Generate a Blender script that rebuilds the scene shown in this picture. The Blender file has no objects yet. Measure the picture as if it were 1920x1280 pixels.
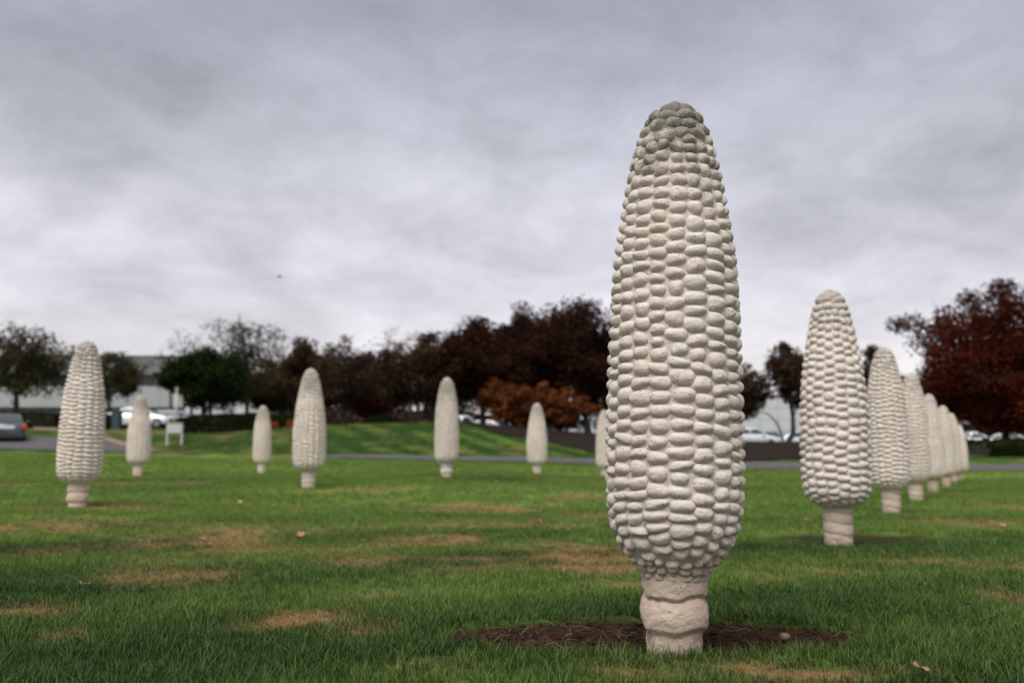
import bpy, bmesh, math, random
import numpy as np
from mathutils import Vector, Matrix, Euler

sc = bpy.context.scene
C = sc.collection
PI = math.pi
rng = np.random.default_rng(7)
random.seed(7)

# ------------------------------------------------------------------ camera
FPX, TILT, CZ = 1867.0, math.atan(212 / 1867.0), 0.706
cam_d = bpy.data.cameras.new('camera')
cam = bpy.data.objects.new('camera', cam_d)
C.objects.link(cam)
cam.location = (0, 0, CZ)
cam.rotation_euler = (PI / 2 + TILT, 0, 0)
cam_d.sensor_width = 36.0
cam_d.lens = 35.0
cam_d.clip_start = 0.05
cam_d.clip_end = 5000
cam_d.dof.use_dof = True
cam_d.dof.focus_distance = 3.55
cam_d.dof.aperture_fstop = 2.2
sc.camera = cam

# ------------------------------------------------------------------ world, sun, exposure
SUN_EL, SUN_AZ = math.radians(58), math.radians(200)      # azimuth clockwise from +Y: behind the camera, a little to its left
EXPOSURE = 1.6
world = bpy.data.worlds.new('World')
sc.world = world
world.use_nodes = True
wt = world.node_tree
wt.nodes.clear()


def wn(kind, **kw):
    n = wt.nodes.new(kind)
    for k, v in kw.items():
        setattr(n, k, v)
    return n


def setup_world():
    L = wt.links.new
    out = wn('ShaderNodeOutputWorld')
    bg = wn('ShaderNodeBackground')
    bg.inputs['Strength'].default_value = 0.1
    sky = wn('ShaderNodeTexSky', sky_type='NISHITA', sun_disc=False)
    sky.sun_elevation = SUN_EL
    sky.sun_rotation = SUN_AZ
    tc = wn('ShaderNodeTexCoord')
    sep = wn('ShaderNodeSeparateXYZ')
    L(tc.outputs['Generated'], sep.inputs[0])
    # project the view direction onto a cloud deck
    zc = wn('ShaderNodeMath', operation='MAXIMUM'); L(sep.outputs['Z'], zc.inputs[0]); zc.inputs[1].default_value = 0.0
    za = wn('ShaderNodeMath', operation='ADD'); L(zc.outputs[0], za.inputs[0]); za.inputs[1].default_value = 0.26
    dx = wn('ShaderNodeMath', operation='DIVIDE'); L(sep.outputs['X'], dx.inputs[0]); L(za.outputs[0], dx.inputs[1])
    dy = wn('ShaderNodeMath', operation='DIVIDE'); L(sep.outputs['Y'], dy.inputs[0]); L(za.outputs[0], dy.inputs[1])
    cmb = wn('ShaderNodeCombineXYZ'); L(dx.outputs[0], cmb.inputs[0]); L(dy.outputs[0], cmb.inputs[1])
    mp = wn('ShaderNodeMapping'); L(cmb.outputs[0], mp.inputs[0])
    mp.inputs['Rotation'].default_value = (0, 0, math.radians(-14))
    mp.inputs['Scale'].default_value = (1.35, 1.2, 1)
    mp.inputs['Location'].default_value = (3.4, 1.15, 0)
    n1 = wn('ShaderNodeTexNoise'); L(mp.outputs[0], n1.inputs['Vector'])
    n1.inputs['Scale'].default_value = 0.8; n1.inputs['Detail'].default_value = 8; n1.inputs['Roughness'].default_value = 0.52; n1.inputs['Distortion'].default_value = 0.25
    n2 = wn('ShaderNodeTexNoise'); L(mp.outputs[0], n2.inputs['Vector'])
    n2.inputs['Scale'].default_value = 3.1; n2.inputs['Detail'].default_value = 6; n2.inputs['Roughness'].default_value = 0.62; n2.inputs['Distortion'].default_value = 0.25
    mixn = wn('ShaderNodeMath', operation='MULTIPLY_ADD'); L(n2.outputs['Fac'], mixn.inputs[0]); mixn.inputs[1].default_value = 0.65; L(n1.outputs['Fac'], mixn.inputs[2])
    mr = wn('ShaderNodeMapRange'); L(mixn.outputs[0], mr.inputs['Value'])
    mr.inputs['From Min'].default_value = 0.58; mr.inputs['From Max'].default_value = 1.06
    mr.inputs['To Min'].default_value = 0.66; mr.inputs['To Max'].default_value = 1.32
    grad = wn('ShaderNodeValToRGB')
    L(zc.outputs[0], grad.inputs[0])
    e = grad.color_ramp.elements
    s = 1.0 / (2 ** EXPOSURE)
    def col(r, g, b): return (r * s, g * s, b * s, 1)
    e[0].position = 0.0; e[0].color = col(0.95, 0.875, 0.87)
    e[1].position = 1.0; e[1].color = col(0.66, 0.66, 0.71)
    for p, c in ((0.08, (0.87, 0.82, 0.84)), (0.16, (0.76, 0.735, 0.79)), (0.28, (0.57, 0.565, 0.625)), (0.42, (0.355, 0.355, 0.405)), (0.6, (0.48, 0.48, 0.53))):
        x = grad.color_ramp.elements.new(p); x.color = col(*c)
    # clouds modulate the deck, more strongly away from the bright horizon
    fade = wn('ShaderNodeMapRange'); L(zc.outputs[0], fade.inputs['Value']); fade.inputs['From Max'].default_value = 0.22
    fade.inputs['To Min'].default_value = 0.35; fade.inputs['To Max'].default_value = 1.0
    mm = wn('ShaderNodeMix', data_type='FLOAT'); L(fade.outputs[0], mm.inputs['Factor']); mm.inputs[2].default_value = 1.0; L(mr.outputs[0], mm.inputs[3])
    vm = wn('ShaderNodeVectorMath', operation='SCALE'); L(grad.outputs[0], vm.inputs[0]); L(mm.outputs[0], vm.inputs['Scale'])
    vs = wn('ShaderNodeVectorMath', operation='SCALE'); L(vm.outputs[0], vs.inputs[0]); vs.inputs['Scale'].default_value = 10.0
    mx = wn('ShaderNodeMix', data_type='RGBA'); mx.inputs['Factor'].default_value = 0.95
    L(sky.outputs[0], mx.inputs[6]); L(vs.outputs[0], mx.inputs[7])
    L(mx.outputs[2], bg.inputs['Color'])
    L(bg.outputs[0], out.inputs[0])


setup_world()
sun_d = bpy.data.lights.new('sun', 'SUN')
sun_d.energy = 1.5
sun_d.angle = math.radians(50)
sun_d.color = (1.0, 0.965, 0.92)
sun = bpy.data.objects.new('sun', sun_d)
C.objects.link(sun)
sdir = Vector((math.sin(SUN_AZ) * math.cos(SUN_EL), math.cos(SUN_AZ) * math.cos(SUN_EL), math.sin(SUN_EL)))
sun.rotation_euler = sdir.to_track_quat('Z', 'Y').to_euler()
sun.location = sdir * 50
vs_ = sc.view_settings
vs_.view_transform = 'Standard'
vs_.look = 'None'
vs_.exposure = EXPOSURE
vs_.gamma = 1.0
vs_.use_curve_mapping = False

# ------------------------------------------------------------------ helpers: pixels of the survey -> world
ST, CT = math.sin(TILT), math.cos(TILT)


def slope(py):                     # z/y of a sight line in the middle of the picture
    v = -(py - 640) / FPX
    return (ST + v * CT) / (CT - v * ST)


def at(px, py, Y):
    v = -(py - 640) / FPX
    u = (px - 960) / FPX
    k = Y / (CT - v * ST)
    return Vector((u * k, Y, CZ + (ST + v * CT) * k))


def H2(ix, iy, seed):
    h = (ix.astype(np.int64) * 374761393 + iy.astype(np.int64) * 668265263 + seed * 974711) & 0x7fffffff
    h = ((h ^ (h >> 13)) * 1274126177) & 0x7fffffff
    return ((h ^ (h >> 16)) & 0xffff) / 65535.0


def vnoise(x, y, seed=0):
    x = np.asarray(x, float); y = np.asarray(y, float)
    ix, iy = np.floor(x), np.floor(y)
    fx, fy = x - ix, y - iy
    fx = fx * fx * (3 - 2 * fx); fy = fy * fy * (3 - 2 * fy)
    a, b = H2(ix, iy, seed), H2(ix + 1, iy, seed)
    c, d = H2(ix, iy + 1, seed), H2(ix + 1, iy + 1, seed)
    return (a * (1 - fx) + b * fx) * (1 - fy) + (c * (1 - fx) + d * fx) * fy


def fbm(x, y, seed=0, octv=4):
    s, a, t = 0, 0.5, 0
    x = np.asarray(x, float); y = np.asarray(y, float)
    for i in range(octv):
        s = s + a * vnoise(x, y, seed + i * 17); t += a; a *= 0.5; x = x * 2.03 + 5.1; y = y * 2.03 + 1.7
    return s / t


def sstep(a, b, x):
    t = np.clip((np.asarray(x, float) - a) / (b - a), 0, 1)
    return t * t * (3 - 2 * t)


# ------------------------------------------------------------------ terrain
DEP = np.array([0, 3, 8, 12, 20, 30, 41, 44, 50, 56, 62, 66, 72, 75, 110, 250, 700], float)
COLS = {  # picture column : survey of (depth, row) along it
    -900: [(20, 903), (30, 876), (41, 850), (44, 845), (50, 832), (56, 812), (62, 803), (66, 802), (75, 801), (110, 796)],
    0:    [(20, 903), (30, 876), (41, 850), (44, 845), (50, 832), (56, 812), (62, 803), (66, 802), (75, 801), (110, 796)],
    150:  [(20, 905), (30, 878), (41, 854), (44, 848), (50, 836), (56, 818), (62, 805), (66, 803), (75, 801), (110, 796)],
    235:  [(20, 904), (30, 877), (41, 856), (44, 849), (50, 840), (56, 826), (62, 807), (66, 804), (75, 802), (110, 797)],
    300:  [(20, 904), (30, 877), (41, 857), (44, 851), (50, 843), (56, 828), (62, 809), (66, 806), (75, 803), (110, 798)],
    400:  [(20, 904), (30, 880), (41, 858), (44, 852), (50, 842), (56, 828), (62, 813), (66, 809), (75, 806), (110, 800)],
    490:  [(20, 903), (30, 883), (41, 859), (44, 851), (50, 837), (56, 820), (62, 808), (66, 803), (75, 803), (110, 800)],
    578:  [(20, 903), (30, 883), (41, 861), (44, 853), (50, 835), (56, 812), (62, 801), (66, 798), (75, 804), (110, 805)],
    640:  [(20, 903), (30, 883), (41, 861), (44, 852), (50, 834), (56, 808), (62, 797), (66, 795), (75, 812), (110, 812)],
    837:  [(20, 896), (30, 882), (41, 865), (44, 855), (50, 834), (56, 810), (62, 791), (66, 789), (72, 812), (75, 821), (110, 815)],
    950:  [(20, 898), (30, 885), (41, 867), (44, 857), (50, 838), (56, 818), (62, 800), (66, 798), (72, 819), (75, 826), (110, 822)],
    1007: [(20, 900), (30, 887), (41, 868), (44, 858), (50, 841), (56, 823), (62, 807), (66, 806), (72, 822), (75, 828), (110, 824)],
    1130: [(20, 906), (30, 892), (41, 871), (44, 860), (50, 846), (56, 830), (62, 815), (66, 816), (72, 829), (75, 832), (110, 828)],
    1450: [(20, 912), (30, 898), (41, 880), (44, 867), (50, 848), (56, 829), (62, 830), (66, 836), (72, 843), (75, 846), (110, 838)],
    1870: [(20, 918), (30, 903), (41, 883), (44, 871), (50, 851), (56, 832), (62, 835), (66, 841), (72, 849), (75, 851), (110, 841)],
    2900: [(20, 918), (30, 903), (41, 883), (44, 871), (50, 851), (56, 832), (62, 835), (66, 841), (72, 849), (75, 851), (110, 841)],
}
CPX = np.array(sorted(COLS), float)
ZT = np.zeros((len(CPX), len(DEP)))
for i, p in enumerate(CPX):
    pts = dict(COLS[int(p)])
    for j, d in enumerate(DEP):
        if d in pts:
            ZT[i, j] = CZ + slope(pts[d]) * d
    known = sorted(pts)
    for j, d in enumerate(DEP):
        if d not in pts and known[0] < d < known[-1]:
            ZT[i, j] = np.interp(d, known, [CZ + slope(pts[k]) * k for k in known])
    ZT[i, -2:] = ZT[i, -3] * np.array([0.9, 0.8])


def z_table(x, y):
    x = np.asarray(x, float); y = np.asarray(y, float)
    yy = np.clip(y, 0.01, 699)
    px = np.clip(960 + FPX * 0.992 * x / np.maximum(yy, 3.0), CPX[0], CPX[-1] - 1e-6)
    i = np.clip(np.searchsorted(CPX, px, side='right') - 1, 0, len(CPX) - 2)
    j = np.clip(np.searchsorted(DEP, yy, side='right') - 1, 0, len(DEP) - 2)
    fx = (px - CPX[i]) / (CPX[i + 1] - CPX[i]); fy = (yy - DEP[j]) / (DEP[j + 1] - DEP[j])
    fx = fx * fx * (3 - 2 * fx)
    return (ZT[i, j] * (1 - fx) + ZT[i + 1, j] * fx) * (1 - fy) + (ZT[i, j + 1] * (1 - fx) + ZT[i + 1, j + 1] * fx) * fy


def z_soft(x, y):
    s = 0
    r = 0.035 * np.clip(np.asarray(y, float), 0, 60)
    for ox, oy, w in ((0, 0, 2), (1, 0, 1), (-1, 0, 1), (0, 1, 1), (0, -1, 1)):
        s = s + w * z_table(x + ox * r, y + oy * r)
    return s / 6.0


# ears: base px, base row, top row, width factor
EARS = [
    (1265, 1213, 192), (1573, 1018, 542), (1672, 962, 650), (1718, 938, 701), (1750, 925, 738), (1775, 914, 760),
    (1789, 907, 774), (1803, 900, 796), (144, 951, 637), (258, 892, 740), (490, 887, 760), (578, 914, 690),
    (837, 895, 707), (1007, 890, 755), (1134, 896, 768)]
EARP = []
for px, b, t in EARS:
    Y = 2.0 / (slope(t) - slope(b))
    EARP.append(at(px, b, Y))
_ex = np.array([p.x for p in EARP]); _ey = np.array([p.y for p in EARP]); _ez = np.array([p.z for p in EARP])
_sg = 0.7 + 0.05 * _ey
_K = np.exp(-((_ex[:, None] - _ex[None]) ** 2 + (_ey[:, None] - _ey[None]) ** 2) / (2 * _sg[None] ** 2))
_W = np.linalg.solve(_K + 1e-3 * np.eye(len(_ex)), _ez - z_soft(_ex, _ey))


def zg(x, y):
    x = np.asarray(x, float); y = np.asarray(y, float)
    z = z_soft(x, y)
    for k in range(len(_ex)):
        z = z + _W[k] * np.exp(-((x - _ex[k]) ** 2 + (y - _ey[k]) ** 2) / (2 * _sg[k] ** 2))
    z = z + 0.05 * (fbm(x * 0.35, y * 0.35, 5, 2) - 0.5) * sstep(0.3, 1.0, np.sqrt((x - _ex[0]) ** 2 + (y - _ey[0]) ** 2))
    return z


def zg1(x, y): return float(zg(np.array([x]), np.array([y]))[0])


def ground_hit(px, py):
    lo, hi = 1.0, 80.0
    y = 1.5
    prev = None
    while y < 80:
        p = at(px, py, y)
        if p.z < zg1(p.x, p.y): break
        prev = y; y *= 1.02
    lo, hi = (prev or 1.4), y
    for _ in range(20):
        m = (lo + hi) / 2; p = at(px, py, m)
        if p.z < zg1(p.x, p.y): hi = m
        else: lo = m
    return at(px, py, hi)


def on_ground(px, Y):
    x = (px - 960) / FPX * Y / 0.992
    return Vector((x, Y, zg1(x, Y)))


# ------------------------------------------------------------------ materials
def new_mat(name):
    m = bpy.data.materials.new(name)
    m.use_nodes = True
    nt = m.node_tree
    nt.nodes.clear()
    return m, nt


def mat_simple(name, col, rough=0.7, metal=0.0, noise=0.12, nscale=12.0, bump=0.0, coat=0.0):
    m, nt = new_mat(name)
    N, L = nt.nodes.new, nt.links.new
    out = N('ShaderNodeOutputMaterial'); b = N('ShaderNodeBsdfPrincipled')
    tc = N('ShaderNodeTexCoord'); n = N('ShaderNodeTexNoise')
    n.inputs['Scale'].default_value = nscale; n.inputs['Detail'].default_value = 5
    L(tc.outputs['Object'], n.inputs['Vector'])
    r = N('ShaderNodeMapRange'); L(n.outputs['Fac'], r.inputs['Value'])
    r.inputs['From Min'].default_value = 0.3; r.inputs['From Max'].default_value = 0.7
    r.inputs['To Min'].default_value = 1 - noise; r.inputs['To Max'].default_value = 1 + noise
    v = N('ShaderNodeVectorMath'); v.operation = 'SCALE'; v.inputs[0].default_value = col[:3]
    L(r.outputs[0], v.inputs['Scale']); L(v.outputs[0], b.inputs['Base Color'])
    b.inputs['Specular IOR Level'].default_value = 0.08 if rough >= .9 else 0.5
    b.inputs['Roughness'].default_value = rough; b.inputs['Metallic'].default_value = metal
    b.inputs['Coat Weight'].default_value = coat
    if bump:
        bp = N('ShaderNodeBump'); bp.inputs['Strength'].default_value = bump; bp.inputs['Distance'].default_value = 0.02
        L(n.outputs['Fac'], bp.inputs['Height']); L(bp.outputs[0], b.inputs['Normal'])
    L(b.outputs[0], out.inputs[0])
    return m


def mat_concrete(name, base, dark_top, seed):
    """cast concrete: fine pits, blotches, lichen towards the weathered tip, brown soil splash on the foot"""
    m, nt = new_mat(name)
    N, L = nt.nodes.new, nt.links.new
    out = N('ShaderNodeOutputMaterial'); b = N('ShaderNodeBsdfPrincipled')
    geo = N('ShaderNodeNewGeometry')
    mp = N('ShaderNodeMapping'); mp.inputs['Location'].default_value = (seed * 3.3, seed, 0)
    L(geo.outputs['Position'], mp.inputs[0])
    def noise(scale, det=4, rough=0.55):
        n = N('ShaderNodeTexNoise'); n.inputs['Scale'].default_value = scale; n.inputs['Detail'].default_value = det; n.inputs['Roughness'].default_value = rough
        L(mp.outputs[0], n.inputs['Vector']); return n.outputs['Fac']
    def mrange(v, a, c, o0=0.0, o1=1.0):
        r = N('ShaderNodeMapRange'); L(v, r.inputs['Value'])
        for k, x in zip(('From Min', 'From Max', 'To Min', 'To Max'), (a, c, o0, o1)): r.inputs[k].default_value = x
        return r.outputs[0]
    def mix(f, a, c):
        x = N('ShaderNodeMix'); x.data_type = 'RGBA'; L(f, x.inputs['Factor'])
        if isinstance(a, tuple): x.inputs[6].default_value = a
        else: L(a, x.inputs[6])
        if isinstance(c, tuple): x.inputs[7].default_value = c
        else: L(c, x.inputs[7])
        return x.outputs[2]
    def mul(a, c):
        x = N('ShaderNodeMath'); x.operation = 'MULTIPLY'; L(a, x.inputs[0])
        if isinstance(c, float): x.inputs[1].default_value = c
        else: L(c, x.inputs[1])
        return x.outputs[0]
    big = noise(3.0, 4)
    d = tuple(x * 0.89 for x in base[:3])
    col = mix(mrange(big, 0.35, 0.68), (d[0], d[1] * 0.985, d[2] * 0.95, 1), (*base[:3], 1))
    mid = noise(26, 4)
    mp2 = N('ShaderNodeMapping'); mp2.inputs['Scale'].default_value = (9, 9, 1.1); L(geo.outputs['Position'], mp2.inputs[0])
    ns = N('ShaderNodeTexNoise'); ns.inputs['Scale'].default_value = 1.0; ns.inputs['Detail'].default_value = 6; ns.inputs['Roughness'].default_value = .65; L(mp2.outputs[0], ns.inputs['Vector'])
    col = mix(mul(mrange(ns.outputs['Fac'], 0.52, 0.74), 0.28), col, (base[0] * 0.60, base[1] * 0.585, base[2] * 0.53, 1))
    gr = noise(120, 4, .75)
    col = mix(mul(mrange(gr, 0.54, 0.70), 0.32), col, (base[0] * 0.58, base[1] * 0.55, base[2] * 0.5, 1))
    col = mix(mul(mrange(mid, 0.56, 0.74), 0.35), col, (base[0] * 0.72, base[1] * 0.68, base[2] * 0.6, 1))
    # soil-brown film on the foot
    sep = N('ShaderNodeSeparateXYZ'); L(geo.outputs['Position'], sep.inputs[0])
    foot = mrange(sep.outputs['Z'], 0.36, 0.22)
    col = mix(mul(foot, 0.6), col, (base[0] * 0.76, base[1] * 0.62, base[2] * 0.48, 1))
    foot2 = mul(mrange(sep.outputs['Z'], 0.14, 0.0), mrange(noise(14, 5), 0.3, 0.6))
    col = mix(mul(foot2, 0.7), col, (0.16, 0.12, 0.085, 1))
    # lichen on the tip
    z2 = N('ShaderNodeMath'); z2.operation = 'MULTIPLY_ADD'; L(noise(12, 6, 0.7), z2.inputs[0]); z2.inputs[1].default_value = 1.25; L(sep.outputs['Z'], z2.inputs[2])
    lich = mrange(z2.outputs[0], 2.24, 2.60)
    col = mix(mul(lich, dark_top), col, (0.125, 0.118, 0.095, 1))
    # pits
    vor = N('ShaderNodeTexVoronoi'); vor.inputs['Scale'].default_value = 50; L(mp.outputs[0], vor.inputs['Vector'])
    pit = mul(mrange(vor.outputs['Distance'], 0.19, 0.08), mrange(noise(13, 4, .6), 0.47, 0.57))
    col = mix(mul(pit, 0.75), col, (0.13, 0.115, 0.095, 1))
    fine = noise(320, 3, 0.7)
    col = mix(mul(mrange(fine, 0.57, 0.75), 0.55), col, (base[0] * 0.55, base[1] * 0.53, base[2] * 0.5, 1))
    L(col, b.inputs['Base Color'])
    b.inputs['Roughness'].default_value = 0.92
    b.inputs['Specular IOR Level'].default_value = 0.2
    hs = N('ShaderNodeMath'); hs.operation = 'MULTIPLY_ADD'; L(pit, hs.inputs[0]); hs.inputs[1].default_value = -1.2
    hm = N('ShaderNodeMath'); hm.operation = 'MULTIPLY_ADD'; L(noise(60, 5, 0.65), hm.inputs[0]); hm.inputs[1].default_value = 2.2; L(fine, hm.inputs[2])
    L(hm.outputs[0], hs.inputs[2])
    bp = N('ShaderNodeBump'); bp.inputs['Strength'].default_value = 0.8; bp.inputs['Distance'].default_value = 0.006
    L(hs.outputs[0], bp.inputs['Height']); L(bp.outputs[0], b.inputs['Normal'])
    L(b.outputs[0], out.inputs[0])
    return m


GREEN_A = (0.012, 0.040, 0.0045)      # deep blue-green turf
GREEN_B = (0.122, 0.192, 0.032)      # yellow-green turf
STRAW = (0.20, 0.12, 0.050)
SOIL = (0.024, 0.0135, 0.0075)


def mat_turf(name, blades):
    m, nt = new_mat(name)
    N, L = nt.nodes.new, nt.links.new
    out = N('ShaderNodeOutputMaterial')
    def attr(n):
        a = N('ShaderNodeAttribute'); a.attribute_name = n
        a.attribute_type = 'INSTANCER' if blades else 'GEOMETRY'
        return a.outputs['Fac']
    def mix(f, a, c):
        x = N('ShaderNodeMix'); x.data_type = 'RGBA'; L(f, x.inputs['Factor'])
        for s, k in ((6, a), (7, c)):
            if isinstance(k, tuple): x.inputs[s].default_value = (*k, 1)
            else: L(k, x.inputs[s])
        return x.outputs[2]
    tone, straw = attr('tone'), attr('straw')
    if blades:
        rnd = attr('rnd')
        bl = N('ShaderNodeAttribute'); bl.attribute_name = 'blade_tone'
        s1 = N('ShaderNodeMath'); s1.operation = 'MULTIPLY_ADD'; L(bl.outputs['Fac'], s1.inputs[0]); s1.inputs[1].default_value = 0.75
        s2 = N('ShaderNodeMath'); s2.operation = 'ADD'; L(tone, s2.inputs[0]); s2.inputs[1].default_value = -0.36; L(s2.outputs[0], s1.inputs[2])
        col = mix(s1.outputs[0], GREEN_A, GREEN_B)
        sw = N('ShaderNodeMath'); sw.operation = 'MULTIPLY_ADD'; L(bl.outputs['Fac'], sw.inputs[0]); sw.inputs[1].default_value = 0.9; sw.use_clamp = True
        sw2 = N('ShaderNodeMath'); sw2.operation = 'MULTIPLY_ADD'; L(straw, sw2.inputs[0]); sw2.inputs[1].default_value = 1.55; sw2.inputs[2].default_value = -0.78
        L(sw2.outputs[0], sw.inputs[2])
        st = mix(bl.outputs['Fac'], (0.11, 0.082, 0.030), (0.27, 0.17, 0.08))
        col = mix(sw.outputs[0], col, st)
        d = N('ShaderNodeBsdfPrincipled'); d.inputs['Roughness'].default_value = 0.55; d.inputs['Specular IOR Level'].default_value = 0.25
        t = N('ShaderNodeBsdfTranslucent')
        L(col, d.inputs['Base Color']); L(col, t.inputs['Color'])
        mx = N('ShaderNodeMixShader'); mx.inputs[0].default_value = 0.3
        L(d.outputs[0], mx.inputs[1]); L(t.outputs[0], mx.inputs[2])
        L(mx.outputs[0], out.inputs[0])
    else:
        geo = N('ShaderNodeNewGeometry')
        def noise(scale, det=5, rough=0.6):
            n = N('ShaderNodeTexNoise'); n.inputs['Scale'].default_value = scale; n.inputs['Detail'].default_value = det; n.inputs['Roughness'].default_value = rough
            L(geo.outputs['Position'], n.inputs['Vector']); return n.outputs['Fac']
        n1, n2, n3 = noise(2.2), noise(28, 4, 0.75), noise(0.5)
        ma = N('ShaderNodeMath'); ma.operation = 'MULTIPLY_ADD'; L(n2, ma.inputs[0]); ma.inputs[1].default_value = 0.9; ma.inputs[2].default_value = -0.45
        mb = N('ShaderNodeMath'); mb.operation = 'MULTIPLY_ADD'; L(n1, mb.inputs[0]); mb.inputs[1].default_value = 0.5; L(ma.outputs[0], mb.inputs[2])
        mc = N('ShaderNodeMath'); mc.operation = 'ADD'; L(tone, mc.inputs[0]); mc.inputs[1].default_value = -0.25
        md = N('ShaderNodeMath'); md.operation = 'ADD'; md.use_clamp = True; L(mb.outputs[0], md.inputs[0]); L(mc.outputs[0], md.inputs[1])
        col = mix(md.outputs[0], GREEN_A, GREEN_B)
        sa = N('ShaderNodeMath'); sa.operation = 'MULTIPLY_ADD'; L(n2, sa.inputs[0]); sa.inputs[1].default_value = 1.0; sa.use_clamp = True
        sb = N('ShaderNodeMath'); sb.operation = 'MULTIPLY_ADD'; L(straw, sb.inputs[0]); sb.inputs[1].default_value = 1.5; sb.inputs[2].default_value = -0.8
        L(sb.outputs[0], sa.inputs[2])
        col = mix(sa.outputs[0], col, STRAW)
        dirt = attr('dirt')
        col = mix(dirt, col, SOIL)
        d = N('ShaderNodeBsdfPrincipled'); d.inputs['Roughness'].default_value = 0.95; d.inputs['Specular IOR Level'].default_value = 0.1
        bp = N('ShaderNodeBump'); bp.inputs['Strength'].default_value = 0.8; bp.inputs['Distance'].default_value = 0.03
        L(n2, bp.inputs['Height']); L(bp.outputs[0], d.inputs['Normal'])
        L(col, d.inputs['Base Color']); L(d.outputs[0], out.inputs[0])
    return m


def mat_leaf(name, c0, c1, trans=0.25):
    m, nt = new_mat(name)
    N, L = nt.nodes.new, nt.links.new
    out = N('ShaderNodeOutputMaterial'); d = N('ShaderNodeBsdfDiffuse'); t = N('ShaderNodeBsdfTranslucent')
    a = N('ShaderNodeAttribute'); a.attribute_name = 'tone'
    x = N('ShaderNodeMix'); x.data_type = 'RGBA'; L(a.outputs['Fac'], x.inputs['Factor'])
    x.inputs[6].default_value = (*c0, 1); x.inputs[7].default_value = (*c1, 1)
    L(x.outputs[2], d.inputs['Color']); L(x.outputs[2], t.inputs['Color'])
    mx = N('ShaderNodeMixShader'); mx.inputs[0].default_value = trans
    L(d.outputs[0], mx.inputs[1]); L(t.outputs[0], mx.inputs[2]); L(mx.outputs[0], out.inputs[0])
    return m


# ------------------------------------------------------------------ mesh helpers
def mesh_np(name, V, F, smooth=True):
    """V (n,3) array, F list/array of faces of equal length or a list of tuples"""
    me = bpy.data.meshes.new(name)
    if isinstance(F, np.ndarray):
        k = F.shape[1]
        me.vertices.add(len(V)); me.vertices.foreach_set('co', np.asarray(V, np.float32).ravel())
        me.loops.add(F.size); me.loops.foreach_set('vertex_index', F.astype(np.int32).ravel())
        me.polygons.add(len(F)); me.polygons.foreach_set('loop_start', np.arange(0, F.size, k, dtype=np.int32))
        me.update(calc_edges=True)
    else:
        me.from_pydata([tuple(v) for v in V], [], F)
    me.polygons.foreach_set('use_smooth', np.full(len(me.polygons), smooth, dtype=bool))
    me.update()
    return me


def add_attr(me, name, vals):
    a = me.attributes.new(name, 'FLOAT', 'POINT')
    a.data.foreach_set('value', np.asarray(vals, np.float32))


def obj(name, me, mat=None, parent=None, loc=None):
    o = bpy.data.objects.new(name, me)
    C.objects.link(o)
    if mat is not None and not me.materials: me.materials.append(mat)
    if parent is not None: o.parent = parent
    if loc is not None: o.location = loc
    return o


def thing(name, label, cat, loc=(0, 0, 0), rz=0.0, group=None):
    o = bpy.data.objects.new(name, None)
    o.empty_display_size = 0.2
    C.objects.link(o)
    o.location = loc; o.rotation_euler = (0, 0, rz)
    tag(o, label, cat, group)
    return o


def tag(o, label=None, cat=None, group=None, kind=None):
    if label: o['label'] = label
    if cat: o['category'] = cat
    if group: o['group'] = group
    if kind: o['kind'] = kind
    return o


def copy_tree(o, parent=None):
    c = o.copy(); C.objects.link(c); c.parent = parent
    for ch in list(o.children): copy_tree(ch, c)
    return c


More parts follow.
